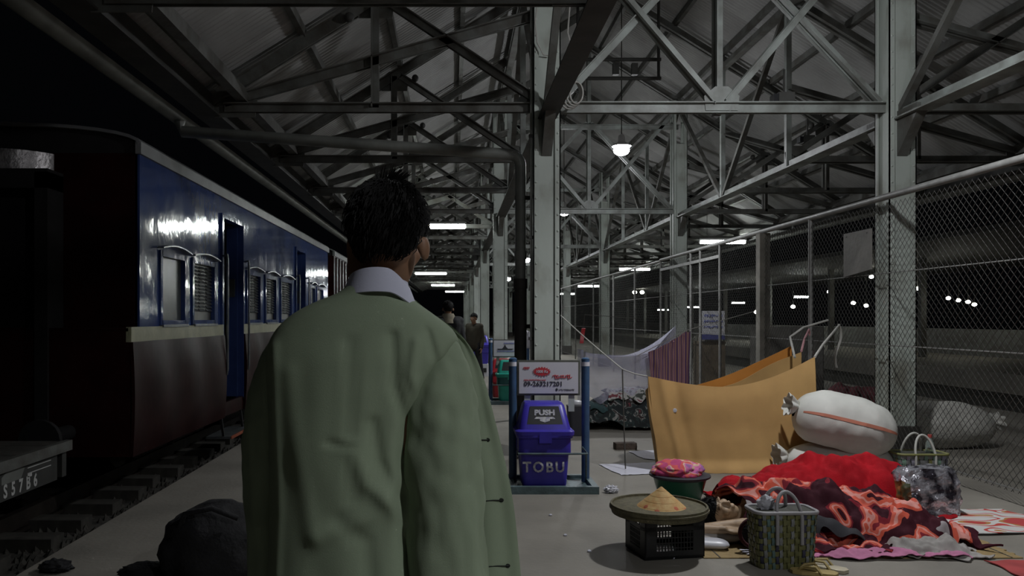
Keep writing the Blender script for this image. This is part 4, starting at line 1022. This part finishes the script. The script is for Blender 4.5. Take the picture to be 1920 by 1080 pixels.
# mats on the floor
cm = thing('cane_mat', 'tan split-cane sleeping mat under the flowered blanket', 'mat', (2.3,5.0,0))
sl0 = None
for k in range(34):
    y = 4.66+k*.026; x0, x1 = 1.46+.0*k, 3.32-.004*k
    if sl0 is None: sl0 = MB().span((x0,y,.001), (x1,y+.023,.007)).build('cane_slat', 'cane', cm); ysl = y
    else: share(sl0, 'cane_slat', cm, (random.uniform(-.012,.012), y-ysl, 0))
for x in (1.55,2.0,2.5,3.0,3.25): MB().span((x,4.66,.006), (x+.008,5.54,.009)).build('binding', 'rope_dark', cm)
ramp_mat('check_mat', 'noise', 7, [(0,(.55,.55,.53)),(.47,(.5,.06,.05)),(.53,(.58,.57,.55)),(.6,(.42,.20,.06)),(.66,(.45,.05,.05))], detail=0, streak=(.6,1,1))
tag(MB().sheet(lambda u, v: Vector((lerp(3.02,3.98,u)+.12*(1-v)*u, lerp(5.18,5.78,v)-.03*math.sin(u*5), .012+.006*nz(u*7,v*5)+.006)), 40, 24, .006).build('check_mat', 'check_mat', smooth=60, base=(3.5,5.5,0)), 'red and white checked mat under the silver bag', 'mat')
drape('flower_blanket', 'flowered dark red and pink blanket crumpled over a sleeper', 'blanket', 'flower_blanket',
      [((1.84,5.22,.30,.26),(2.35,5.22,.32,.30)), ((2.35,5.22,.32,.30),(2.62,5.18,.27,.30)), ((2.6,5.16,.26,.28),(2.88,5.05,.2,.24)), ((2.88,5.03,.18,.2),(3.12,4.98,.1,.16))],
      1.78, 3.26, 4.74, 5.64, .055, 2, 150, 96, jag=.08, ff=6)
drape('red_blanket', 'plain bright red blanket draped over a second sleeper', 'blanket', 'blanket_red',
      [((2.2,5.95,.2,.3),(2.75,6.0,.36,.32)), ((2.75,6.0,.36,.32),(3.2,5.95,.34,.3)), ((3.2,5.95,.34,.3),(3.42,5.9,.22,.22))], 1.98, 3.5, 5.55, 6.4, .05, 6, 130, 80, jag=.08)
drape('pink_sheet', 'crumpled pink sheet edge at the front of the mat', 'sheet', 'pink_cloth', [((2.3,4.70,.02,.1),(2.9,4.70,.03,.12))], 2.06, 3.0, 4.62, 4.76, .022, 9, 110, 16, .004, .05, .012, 9)
drape('grey_cloth', 'crumpled pale grey cloth at the foot of the flowered blanket', 'cloth', 'grey_cloth', [((2.72,4.78,.075,.11),(2.95,4.76,.07,.1))], 2.6, 3.1, 4.63, 4.88, .035, 12, 60, 30, .006, .05, .014, 9)
drape('dark_cloth', 'dark grey crumpled garment on the flowered blanket behind the near basket', 'garment', 'trouser_dark', [((2.12,4.97,.2,.1),(2.42,4.90,.11,.1))], 2.0, 2.52, 4.84, 5.08, .02, 15, 50, 26, .006, .05)
drape('bedding_heap', 'heap of dark patterned bedding under the mosquito net', 'bedding', 'bedding_dark', [((1.65,10.25,.27,.32),(2.0,10.3,.40,.36)), ((2.0,10.3,.40,.36),(2.6,10.32,.44,.36))], 1.5, 2.85, 9.95, 11.0, .05, 4, 90, 50, jag=.05)
drape('pale_quilt', 'pale mottled quilt on top of the bedding heap', 'quilt', 'quilt_pale', [((1.98,10.3,.44,.36),(2.6,10.32,.49,.36))], 1.95, 2.75, 10.08, 10.55, .03, 8, 60, 40, base_z=.05)
drape('teal_blanket', 'dark teal blanket spread at the left of the bedding heap', 'blanket', 'teal_cloth', [((1.75,10.2,.30,.3),(2.15,10.32,.40,.3))], 1.58, 2.2, 10.02, 10.5, .03, 18, 50, 34, base_z=.03)
t = thing('dark_tub', 'small dark blue container beside the bedding heap behind the bin stand post', 'container', (1.5,9.6,0)); loft(MB(), [ring((1.5,9.6),.22,.2,.04,0), ring((1.5,9.6),.27,.24,.05,.36)]).build('tub', 'ink_black', t, 40); MB().ell((1.48,9.6,.38), (.09,.08,.04), 12, 7).build('white_bundle', 'plastic_white', t, 60)
# floor papers, brick, litter
mat('paper', (.58,.58,.66), .8, var=.05, scale=6)
for i, (pts, lab) in enumerate(((((1122,872),(1232,868),(1232,889),(1165,892)), 'larger flat white paper sheet on the floor by the ochre shelter'), (((1178,847),(1230,845),(1230,863),(1206,861)), 'smaller white paper sheet on the floor behind the larger one'))):
    q = [gp(*p) for p in pts]
    def pf(u, v, q=q, i=i):
        p = q[3].lerp(q[2],u).lerp(q[0].lerp(q[1],u),v); p.z = .006+.006*abs(nz(u*6+i,v*5)); p.x += .02*nz(v*4,i); return p
    tag(MB().sheet(pf, 24, 10, .002).build('paper_sheet', 'paper', smooth=60, base=q[0]), lab, 'paper')
mat('brick', (.09,.065,.05), .9, var=.25, scale=20, bump=.4)
bk = MB(); loft(bk, [ring((0,0),.23,.11,.012,0), ring((0,0),.235,.115,.012,.03), ring((0,0),.23,.11,.012,.07)]); bk.xform(Matrix.Translation(gp(1172,842)) @ Matrix.Rotation(.1,4,'Z')); tag(bk.build('brick', 'brick', smooth=40, base=gp(1172,842)), 'dark brick lying on the floor behind the papers', 'brick')
lt = gp(1146,924); tag(crumple(lt+Vector((0,0,.028)), (.055,.045,.032), 8, .4).build('crumpled_foil', 'plastic_white', smooth=30, base=lt), 'crumpled silver wrapper on the floor in front of the bin stand', 'litter')
for i, (px, py) in enumerate(((1032,967),(1105,1035),(1060,1005),(1262,1048))):
    p = gp(px,py); tag(crumple(p+Vector((0,0,.006)), (.014,.012,.007), 20+i, .4, 10, 7).build('paper_scrap', 'paper', smooth=40, base=p), 'tiny white paper scrap on the floor '+('between the bin stand and the green jacket','at the tip of the tray shadow','on open floor halfway between jacket and crate','right at the foot of the black crate')[i], 'litter', 'paper scraps')

# ------------------------------------------------------------------ crate, tray, hat
mat('crate_black', (.012,.012,.013), .45, var=.15); mat('tray_bamboo', (.12,.105,.055), .75, var=.2, scale=30, bump=.3); mat('tray_mesh', (.16,.135,.08), .8, var=.2, scale=40, bump=.3, bscale=200)
mat('hat_straw', (.58,.40,.17), .75, var=.12, scale=30, col2=(.5,.28,.1), bump=.3, bscale=90, bdist=.002); mat('hat_red', (.5,.13,.06), .8, var=.15)
CX, CY, CR_ = 1.262, 4.79, .18
cr = thing('plastic_crate', 'black slatted plastic crate carrying the round tray', 'crate', (CX,CY,0))
Mr = Matrix.Translation((CX,CY,0)) @ Matrix.Rotation(CR_, 4, 'Z'); w, d, h = .37, .29, .235
def cp(name, boxes):
    mb = MB()
    for a, b in boxes: mb.span(a, b)
    return mb.xform(Mr).build(name, 'crate_black', cr)
cp('base', [((-w/2,-d/2,.004),(w/2,d/2,.02))])
for nm, ax in (('front_wall',0),('back_wall',1),('side_wall',2),('side_wall',3)):
    bx_ = []; L_ = w if ax < 2 else d
    def add(a0, a1, z0, z1):
        o = -d/2 if ax == 0 else d/2 if ax == 1 else -w/2 if ax == 2 else w/2; s = .008*(1 if ax in (0,2) else -1)
        bx_.append(((a0,o,z0),(a1,o+s,z1)) if ax < 2 else ((o,a0,z0),(o+s,a1,z1)))
    add(-L_/2,L_/2,0.004,.05); add(-L_/2,L_/2,h-.07,h-.045); add(-L_/2,L_/2,h-.02,h); add(-L_/2,-L_/2+.07,.05,h-.02); add(L_/2-.07,L_/2,.05,h-.02)
    for k in range(13): xx = lerp(-L_/2+.07,L_/2-.07,k/12); add(xx-.002,xx+.002,.05,h-.07)
    for k in range(4): zz = .05+.03*(k+.5); add(-L_/2+.07,L_/2-.07,zz-.002,zz+.002)
    cp(nm, bx_)
TZ = h+.02; tc_ = (1.222,4.76,TZ)
ty = thing('round_tray', 'wide round woven bamboo tray resting on the black crate', 'tray', tc_)
MB().lathe([(0.001,-.018),(.2,-.018),(.262,-.012),(.262,-.004),(.2,-.008),(0.001,-.008)], 40, tc_).build('woven_base', 'tray_mesh', ty, 50)
MB().lathe([(.258,-.018),(.275,-.012),(.285,.03),(.283,.042),(.272,.042),(.262,.0)], 48, tc_).build('rim', 'tray_bamboo', ty, 50)
MB().lathe([(.284,.012),(.289,.016),(.289,.026),(.284,.03)], 48, tc_).build('rim_band', 'tray_bamboo', ty, 50)
hc = (1.235,4.75,TZ-.006)
ht = thing('conical_hat', 'straw conical hat with red dabs lying on the round tray', 'hat', hc)
MB().lathe([(.178,0),(.18,.004),(.09,.0795),(.004,.152),(.001,.149),(.09,.0745),(.172,0)], 40, hc).build('cone', 'hat_straw', ht, 50)
for k in range(5):
    rr = .168-.035*k; MB().path([(hc[0]+rr*math.cos(a), hc[1]+rr*math.sin(a), hc[2]+.152*(1-rr/.18)+.003) for a in [i*PI/18 for i in range(36)]], .0018, 4, closed=True).build('hoop', 'hat_straw', ht)
for a, zf in ((-2.0,.22), (-1.1,.3), (-.5,.2), (-2.6,.3)):
    r = .18*(1-zf); MB().ell((hc[0]+r*math.cos(a), hc[1]+r*math.sin(a), hc[2]+.152*zf+.002), (.018,.016,.0025), 8, 5, Euler((0,.70,a)).to_matrix()).build('red_dab', 'hat_red', ht)
# basin with flowered bundle
mat('basin_green', (.012,.10,.055), .3, var=.1)
ramp_mat('bundle_cloth', 'noise', 9, [(0,(.45,.05,.16)),(.42,(.6,.09,.09)),(.52,(.62,.42,.30)),(.58,(.55,.14,.34)),(.66,(.3,.12,.3))], distort=.6, detail=1)
bc = (1.74,6.15)
bs = thing('basin', 'dark green plastic basin behind the straw hat', 'basin', (*bc,0))
MB().lathe([(.001,.002),(.14,.002),(.155,.02),(.20,.18),(.225,.195),(.222,.205),(.195,.19),(.15,.03),(.001,.02)], 36, (*bc,0)).build('bowl', 'basin_green', bs, 50)
MB().lathe([(.205,.178),(.228,.19),(.23,.203),(.215,.208)], 36, (*bc,0)).build('rim', 'ink_black', bs, 50)
crumple((bc[0]-.02,bc[1],.235), (.195,.175,.08), 5, .16, 48, 28, 1.6).build('cloth_bundle', 'bundle_cloth', smooth=60, base=(*bc,.2)); o = bpy.data.objects['cloth_bundle']; tag(o, 'bright pink and orange cloth bundle heaped in the green basin', 'cloth bundle')
# pillows under the sleeper's head
def pillow(name, label, c, r, m, rot=0, seed=1):
    def fn(u, v):
        a = 2*PI*u; th = PI*v; cx, cy = math.cos(a), math.sin(a); e = .55
        x = math.copysign(abs(cx)**e, cx)*math.sin(th)**.6; y = math.copysign(abs(cy)**e, cy)*math.sin(th)**.6; ed = max(abs(x),abs(y))
        z = math.cos(th)*(1-.3*ed**4)+.05*nz(x*3,y*3,seed)
        return Vector(c)+Matrix.Rotation(rot,3,'Z') @ Vector((x*r[0], y*r[1], z*r[2]))
    return tag(MB().grid(fn, 48, 20, wrap=True).build(name, m, smooth=70, base=c), label, 'pillow')
pillow('pillow', 'flat cream pillow under the sleeping head beside the black crate', (1.62,5.02,.055), (.19,.14,.05), 'cushion', .1, 2)
pillow('cushion', 'small pale satin cushion lying on the cane mat beside the crate', (1.55,4.86,.035), (.12,.07,.03), 'plastic_white', -.2, 5)
mbag = thing('cloth_bag', 'dark maroon cloth bag with rounded handle between pillow and near basket', 'bag', (1.86,4.86,0))
crumple((1.87,4.86,.1), (.12,.07,.105), 9, .18).build('bag_body', 'black_cloth', mbag, 60)
MB().path([(1.80+.09*math.cos(a),4.775,.12+.085*math.sin(a)) for a in [PI*.3+i*PI*1.4/16 for i in range(17)]], .012, 7).build('handle', 'maroon_cloth', mbag, 60)
tag(drape('magazine', 'x', 'x', 'paper', [], 1.72, 1.95, 4.70, 4.80, .006, 3, 24, 12, .002, .02, .016), 'folded pale magazine on the cane mat beside the near basket', 'magazine')
# ------------------------------------------------------------------ woven baskets
mat('weave_olive', (.15,.15,.055), .5, var=.15, scale=30); mat('weave_grey', (.22,.23,.23), .5, var=.15, scale=30); mat('weave_teal', (.10,.17,.16), .5, var=.15); mat('weave_navy', (.04,.04,.075), .5, var=.15); mat('weave_mint', (.22,.36,.28), .5, var=.1); mat('weave_lilac', (.34,.34,.42), .5, var=.1); mat('weave_rim', (.25,.25,.09), .55, var=.15); mat('handle_grey', (.33,.32,.33), .5, var=.1); mat('handle_white', (.50,.50,.46), .5, var=.1); mat('basket_dark', (.05,.05,.04), .8, var=.1)
def rr_at(t, w, d, r):
    """point and outward normal at fraction t of a rounded rectangle's outline, starting at the left end of the front"""
    P = rrect(w, d, r, 6); k = max(range(len(P)), key=lambda i: -P[i][1]*10-P[i][0]); P = P[k:]+P[:k]
    L = [math.dist(P[i], P[(i+1)%len(P)]) for i in range(len(P))]; s = (t % 1)*sum(L)
    for i, l in enumerate(L):
        if s <= l:
            a, b = P[i], P[(i+1)%len(P)]; f = s/l if l else 0; n = Vector((b[1]-a[1], -(b[0]-a[0]), 0)).normalized(); return Vector((a[0]+(b[0]-a[0])*f, a[1]+(b[1]-a[1])*f, 0)), n
        s -= l
    return Vector((*P[0],0)), Vector((0,-1,0))
def basket(label, c, w, d, h, cols, rowcol, rimcol, hcol, rot, hh, rows=9, ncol=44):
    t = thing('woven_basket', label, 'basket', c, 'woven plastic baskets'); C_ = Vector(c); Rz = Matrix.Rotation(rot, 3, 'Z')
    def P(f, z, off):
        k = .90+.10*z/h; p, n = rr_at(f, w*k, d*k, .045); q = p+n*off; q.z = z; return C_+Rz @ q
    loft(MB(), [[P(i/40, z, -.006) for i in range(40)] for z in (.004,.02,h*.5,h)]).build('liner', 'basket_dark', t, 40)
    groups = {}
    for i in range(ncol):
        m = cols[i % len(cols)]; mb = groups.setdefault(m, MB()); f0, f1 = (i+.1)/ncol, (i+.9)/ncol
        n = rows*2+1
        for (fa, fb) in ((f0,f1),):
            vs = []; 
            for j in range(n):
                z = h*j/(n-1); o = .004*math.cos(PI*(j*.5+ .5)*1.0+PI*(i%2)); vs += [P(fa,z,o), P(fb,z,o)]
            mb.add(vs, [(2*j,2*j+1,2*j+3,2*j+2) for j in range(n-1)])
    for m, mb in groups.items(): tag(mb.build('upright_strips', m, t, 40, fix=False), None, None, kind='stuff')
    mb = MB()
    for j in range(rows):
        z0, z1 = h*(j+.12)/rows, h*(j+.88)/rows; n = ncol*2; vs = []
        for i in range(n):
            o = -.004*math.cos(PI*i+PI*(j%2))*.0+.0025*(-1.6 if ((i//2)+j) % 2 else 1.6); f = (i+.02*0)/n; vs += [P(f,z0,o), P(f,z1,o)]
        mb.add(vs, [(2*i, 2*((i+1)%n), 2*((i+1)%n)+1, 2*i+1) for i in range(n)])
    tag(mb.build('cross_strips', rowcol, t, 40, fix=False), None, None, kind='stuff')
    MB().path([P(i/48, h, .002) for i in range(48)], .011, 7, closed=True).build('rim', rimcol, t, 60)
    for s in (-1, 1):
        hd = []
        for i in range(21):
            a = PI*i/20; hd.append(C_+Rz @ Vector((-math.cos(a)*w*.2, s*(d*.5+.006)*(1-.5*math.sin(a)), h+hh*math.sin(a)-.02)))
        g = [C_+Rz @ Vector((-w*.2, s*(d*.48+.01), h*.45))]+hd+[C_+Rz @ Vector((w*.2, s*(d*.48+.01), h*.45))]
        MB().path(g, .0105, 7).build('handle', hcol, t, 60)
    return t
basket('green-grey plaid woven basket with grey handles, in front of the flowered blanket', (1.865,4.55,0), .35, .2, .315, ['weave_teal','weave_teal','weave_navy','weave_grey','weave_olive','weave_olive','weave_grey','weave_olive','weave_olive','weave_navy','weave_grey'], 'weave_olive', 'handle_grey', 'handle_grey', .04, .13, 9, 44)
o = crumple((1.78,4.56,.345), (.05,.035,.045), 31, .38, 24, 16, 3).build('plastic_bag', 'plastic_white', smooth=50, base=(1.78,4.56,.3)); tag(o, 'small white plastic bag poking out of the near basket', 'plastic bag')
basket('pale striped woven basket with white handle beside the fence column', (3.98,6.85,0), .42, .22, .25, ['weave_lilac','weave_lilac','weave_rim','weave_grey','weave_mint','weave_rim','weave_mint','weave_mint'], 'weave_grey', 'weave_rim', 'handle_white', .0, .18, 6, 32)
mat('pet', (.55,.65,.62), .12, var=.02, trans=.75); mat('bottle_label', (.5,.08,.07), .6, var=.1)
t = thing('water_bottle', 'clear plastic bottle standing in the pale striped basket', 'bottle', (4.08,6.85,.13))
MB().lathe([(.001,.13),(.035,.13),(.036,.28),(.034,.33),(.015,.37),(.013,.385),(.001,.385)], 18, (4.08,6.85,0)).build('bottle_body', 'pet', t, 50)
MB().lathe([(.001,.38),(.017,.38),(.017,.405),(.001,.405)], 14, (4.08,6.85,0)).build('cap', 'bottle_label', t, 50)

# ------------------------------------------------------------------ sacks
mat('sack_white', (.60,.60,.56), .7, var=.05, scale=8, bump=.3, bscale=140, bdist=.002); mat('sack_stripe', (.55,.20,.13), .7, var=.1); mat('sack_mesh', (.62,.61,.56), .8, var=.15, scale=40, bump=.5, bscale=60); mat('string', (.3,.28,.22), .9, var=.1)
def sack(label, c, L, wd, ht, rot, tilt, seed, m='sack_white', stripe=True, tuft=-1, group='white sacks'):
    t = thing('sack', label, 'sack', c, group); M = Matrix.Translation(c) @ Matrix.Rotation(rot, 4, 'Z') @ Matrix.Rotation(tilt, 4, 'Y')
    def fn(u, v):
        a = 2*PI*u; s = v*2-1; k = (1-abs(s)**3.2)**.5 if abs(s) < 1 else 0; k = max(k, .16 if s*tuft > .9 else .03)
        ca, sa = math.cos(a), math.sin(a); z = sa*ht*.5*k; z = max(z, -ht*.42)
        w = 1+.05*nz(ca*2+seed, sa*2, s*3)+.02*nz(ca*5, sa*5+seed, s*9)
        return M @ Vector((s*L*.5, ca*wd*.5*k*w, (z*w+ht*.42)))
    b = MB().grid(fn, 48, 44, wrap=True).build('bag', m, t, 70)
    # tied mouth: frilled ruff
    def ruff(u, v):
        a = 2*PI*u; r = lerp(.05, .14+.025*math.sin(a*7+seed), v**.8); return M @ Vector((tuft*(L*.48+.085*v), math.cos(a)*r, ht*.42+.05+math.sin(a)*r*.65))
    MB().sheet(ruff, 49, 8, .004).build('ruff', m, t, 70)
    MB().path([M @ Vector((tuft*L*.485, math.cos(a)*.055, ht*.42+.05+math.sin(a)*.045)) for a in [i*PI/8 for i in range(16)]], .008, 6, closed=True).build('tie_string', 'string', t)
    if stripe:
        MB().sheet(lambda u, v: fn(.46+.018*u, .04+.90*v)+(M.to_3x3() @ Vector((0,-.004,.001))), 3, 40, .002).build('stripe', 'sack_stripe', t, 60)
    return t
sack('lower white woven sack, half hidden behind the red blanket', (3.40,7.05,.0), .95, .5, .33, -.08, 0, 3, stripe=False)
sack('upper plump white sack with a faint red stripe, lying on another sack', (3.36,7.0,.265), .86, .58, .52, -.12, .24, 5)
sack('rough pale mesh sack behind the fence beside the column', (5.15,8.75,0), 1.5, .66, .54, .02, 0, 9, m='sack_mesh', stripe=False, tuft=1, group='sacks behind the fence')
drape('maroon_bundle', 'dark maroon cloth bundle on the floor behind the fence', 'cloth bundle', 'maroon_cloth', [((5.7,11.8,.38,.35),(6.2,11.8,.36,.35))], 5.35, 6.6, 11.4, 12.2, .05, 21, 60, 40)
# silver bag
mat('foil', (.55,.55,.6), .2, metal=.6, var=.25, scale=9, col2=(.06,.055,.07), ramp=(.42,.55), bump=.7, bscale=16, bdist=.03); mat('foil_print', (.45,.17,.06), .35, var=.3, scale=14, col2=(.06,.07,.03), ramp=(.4,.6))
sb = thing('foil_bag', 'crumpled silver plastic bag on the checked mat', 'bag', (3.37,5.72,0))
def bagf(u, v):
    a = 2*PI*u; z = .32*v; k = interp([(0,.95),(.5,1.02),(.85,.95),(1,.8)], v); ca, sa = math.cos(a), math.sin(a); e = .6
    x = math.copysign(abs(ca)**e, ca)*.215*k; y = math.copysign(abs(sa)**e, sa)*.14*k*(1-.45*v)
    n = .06*abs(nz(ca*2.5, sa*2.5, v*4))+.025*nz(ca*6, sa*6, v*9)
    return Vector((3.37+x*(1+n*2), 5.72+y*(1+n*4), .014+z+.03*nz(ca*3, sa*3, 5)*v))
g = MB().grid(bagf, 60, 26, wrap=True); g.f.append(tuple(range(60))[::-1]); g.f.append(tuple(range(25*60,26*60))); g.build('bag_body', 'foil', sb, 35)
MB().sheet(lambda u, v: bagf(.5+.16*u, .1+.62*v)+Vector((-.004,-.005,0)), 12, 14, .002).build('printed_patch', 'foil_print', sb, 35)
# sandals
mat('sandal_tan', (.42,.32,.12), .6, var=.12); mat('sandal_pale', (.5,.45,.33), .6, var=.1)
for i, (px, py, rz, lab) in enumerate(((1528,1077,1.25,'yellow-brown sandal nearest the camera below the plaid basket'), (1548,1068,.95,'pale worn sandal tucked behind the other by the plaid basket'))):
    p = gp(px, py); t = thing('sandal', lab, 'sandal', p, 'pair of sandals'); M = Matrix.Translation(p) @ Matrix.Rotation(rz, 4, 'Z')
    so = [(-.04,-.1),(-.045,-.06),(-.035,0),(-.045,.07),(-.03,.115),(0,.128),(.03,.115),(.045,.07),(.038,0),(.042,-.06),(.035,-.1),(0,-.118)]
    MB().prism(so[::-1], (0,0,.002), (1,0,0), (0,1,0), .018).xform(M).build('sole', 'sandal_pale' if i else 'sandal_tan', t)
    for s in (-1, 1): MB().path([(0,.085,.014), (s*.02,.05,.045), (s*.036,.0,.05), (s*.04,-.03,.014)], .008, 6).xform(M).build('strap', 'sandal_tan', t, 60)
drape('red_mat', 'red cloth mat at the bottom right corner of the platform', 'cloth', 'blanket_coral' if 'blanket_coral' in MATS else mat('blanket_coral', (.42,.06,.06), .85, var=.15), [], 3.05, 3.9, 3.7, 4.6, .008, 5, 40, 40, .006, .06, .012)

# ------------------------------------------------------------------ dark bundles at the platform edge
db = thing('dark_sack', 'bulging black cloth bag on the platform left of the green jacket', 'bag', (-1.3,4.25,0))
def dbf(u, v):
    a = 2*PI*u; th = PI*v; d = Vector((math.sin(th)*math.cos(a), math.sin(th)*math.sin(a), math.cos(th)))
    k = 1+.16*nz(d.x*1.8+3, d.y*1.8, d.z*1.8)+.05*nz(d.x*5, d.y*5, d.z*5); return Vector((-1.27+d.x*.30*k, 4.25+d.y*.24*k, max(.003, .19+d.z*.235*k)))
MB().grid(dbf, 48, 30, wrap=True).build('bag_body', 'black_cloth', db, 70)
MB().path([(-1.42,4.1,.28),(-1.36,4.05,.41),(-1.22,4.04,.44),(-1.1,4.08,.38)], .014, 7).build('strap', 'black_cloth', db, 60)
tag(crumple((-1.62,4.28,.045), (.16,.11,.05), 41, .25).build('dark_rag', 'black_cloth', smooth=60, base=(-1.62,4.28,0)), 'limp black rag beside the bulging black bag', 'rag')
p = gp(104,1072); tag(crumple(p+Vector((0,0,.03)), (.09,.06,.035), 44, .3).build('dark_rag', 'black_cloth', smooth=60, base=p), 'small dark rag near the platform edge', 'rag')

# ------------------------------------------------------------------ notice pillar behind the fence
mat('pillar_brown', (.13,.10,.065), .85, var=.2, scale=6, bump=.3); mat('poster_white', (.52,.52,.55), .6, var=.05); mat('poster_blue', (.06,.07,.25), .6, var=.05)
npil = thing('notice_pillar', 'brown plastered pillar with a white and blue notice, behind the fence', 'pillar', (4.55,14.2,0))
MB().span((4.32,14.0,0), (4.76,14.4,1.0)).build('pillar_body', 'pillar_brown', npil); MB().span((4.36,14.05,1.0), (4.72,14.35,1.12)).build('pillar_cap', 'concrete_post', npil)
po = MB().span((4.33,13.97,1.03), (4.74,13.985,1.53)).build('notice', 'poster_white', npil)
MB().span((4.33,13.96,1.03), (4.74,13.97,1.12)).build('blue_band', 'poster_blue', po)
for k in range(3): glyphs(po, 4.37, 4.70, 1.45-k*.10, .04, 13.965, 'ink_blue', 50+k, 8)
MB().span((4.42,14.0,1.12), (4.44,14.02,1.5)).span((4.64,14.0,1.12), (4.66,14.02,1.5)).build('notice_leg', 'steel_grey', npil)
# booth and wall shapes behind the fence
t = thing('grey_cabinet', 'tall grey metal cabinet behind the fence by the concrete post', 'cabinet', (6.3,15.2,0))
MB().span((5.75,15.0,0), (6.95,15.5,1.25)).build('cabinet_body', 'board_grey', t); MB().span((5.78,14.98,.08), (6.33,15.0,1.2)).build('door', 'board_grey', t); MB().span((6.37,14.98,.08), (6.92,15.0,1.2)).build('door', 'board_grey', t)
for x in (6.28, 6.42): MB().span((x-.015,14.95,.6), (x+.015,14.98,.75)).build('handle', 'steel_dark', t)

# ------------------------------------------------------------------ cables and small fittings under the roof
cc = thing('cable_coil', 'coil of pale cable hung at the top of the near column', 'cable', (1.15,7.85,3.62))
for k in range(4): MB().path([(1.14+.02*k+(.10-.012*k)*math.cos(a), 7.84-.012*k, 3.60+(.15-.015*k)*math.sin(a)) for a in [i*PI/10 for i in range(20)]], .010, 6, closed=True).build('loop', 'rope_white', cc, 60)
MB().path([(1.15,7.84,3.75), (1.2,7.84,3.9), (1.12,7.84,4.2), (1.16,7.84,4.7)], .008, 5).build('lead', 'rope_white', cc, 60)
MB().path([(.84,7.83,4.6), (.80,7.83,4.3), (.82,7.83,4.1), (.88,7.83,3.98), (.96,7.83,3.97)], .007, 5).build('loose_wire', 'rope_white', cc, 60)
cr2 = thing('conduit_rack', 'dark hanging conduit rack with small fittings between the trusses', 'conduit', (2.2,10.6,4.5))
MB().tube((1.6,10.6,4.83), (2.75,10.6,4.83), .025, n=8).tube((1.6,10.6,4.58), (2.75,10.6,4.58), .025, n=8).build('rail', 'steel_dark', cr2)
for x in (1.65, 2.72): MB().tube((x,10.6,4.55), (x,10.6,roof_z(x)), .02, n=6).build('drop_rod', 'steel_dark', cr2)
for x in (2.15, 2.4): MB().box((x,10.6,4.7), (.08,.06,.15)).build('fitting', 'steel_dark', cr2)
for i, (x, y, z) in enumerate(((5.0,11.3,3.92), (3.35,8.1,3.62), (5.15,12.2,3.7))):
    t = thing('loudspeaker', ['small black loudspeaker clamped beyond the right girder', 'small dark junction box on the near tie beam', 'small black loudspeaker under the far right truss'][i], 'loudspeaker' if i != 1 else 'junction box', (x,y,z))
    MB().box((x,y,z), (.16,.14,.11)).build('case', 'steel_dark', t); MB().tube((x,y,z+.05), (x,y,z+.3), .012, n=6).build('bracket', 'steel_dark', t); MB().box((x-.1,y,z), (.05,.11,.08)).build('front', 'flap_black', t)
for x, y0, y1, z in ((XC1-.16,7.86,7.86,0),):
    c_ = thing('conduit', 'thin conduit pipe clipped to the near column', 'conduit', (x,7.86,0)); MB().tube((x+.01,7.9,.4), (x+.01,7.9,4.9), .014, n=7).build('pipe', 'pipe_grey', c_)
    for z in (1.2,2.2,3.2): MB().box((x+.01,7.9,z), (.05,.04,.03)).build('clip', 'steel_dark', c_)
SC.frame_current = 1
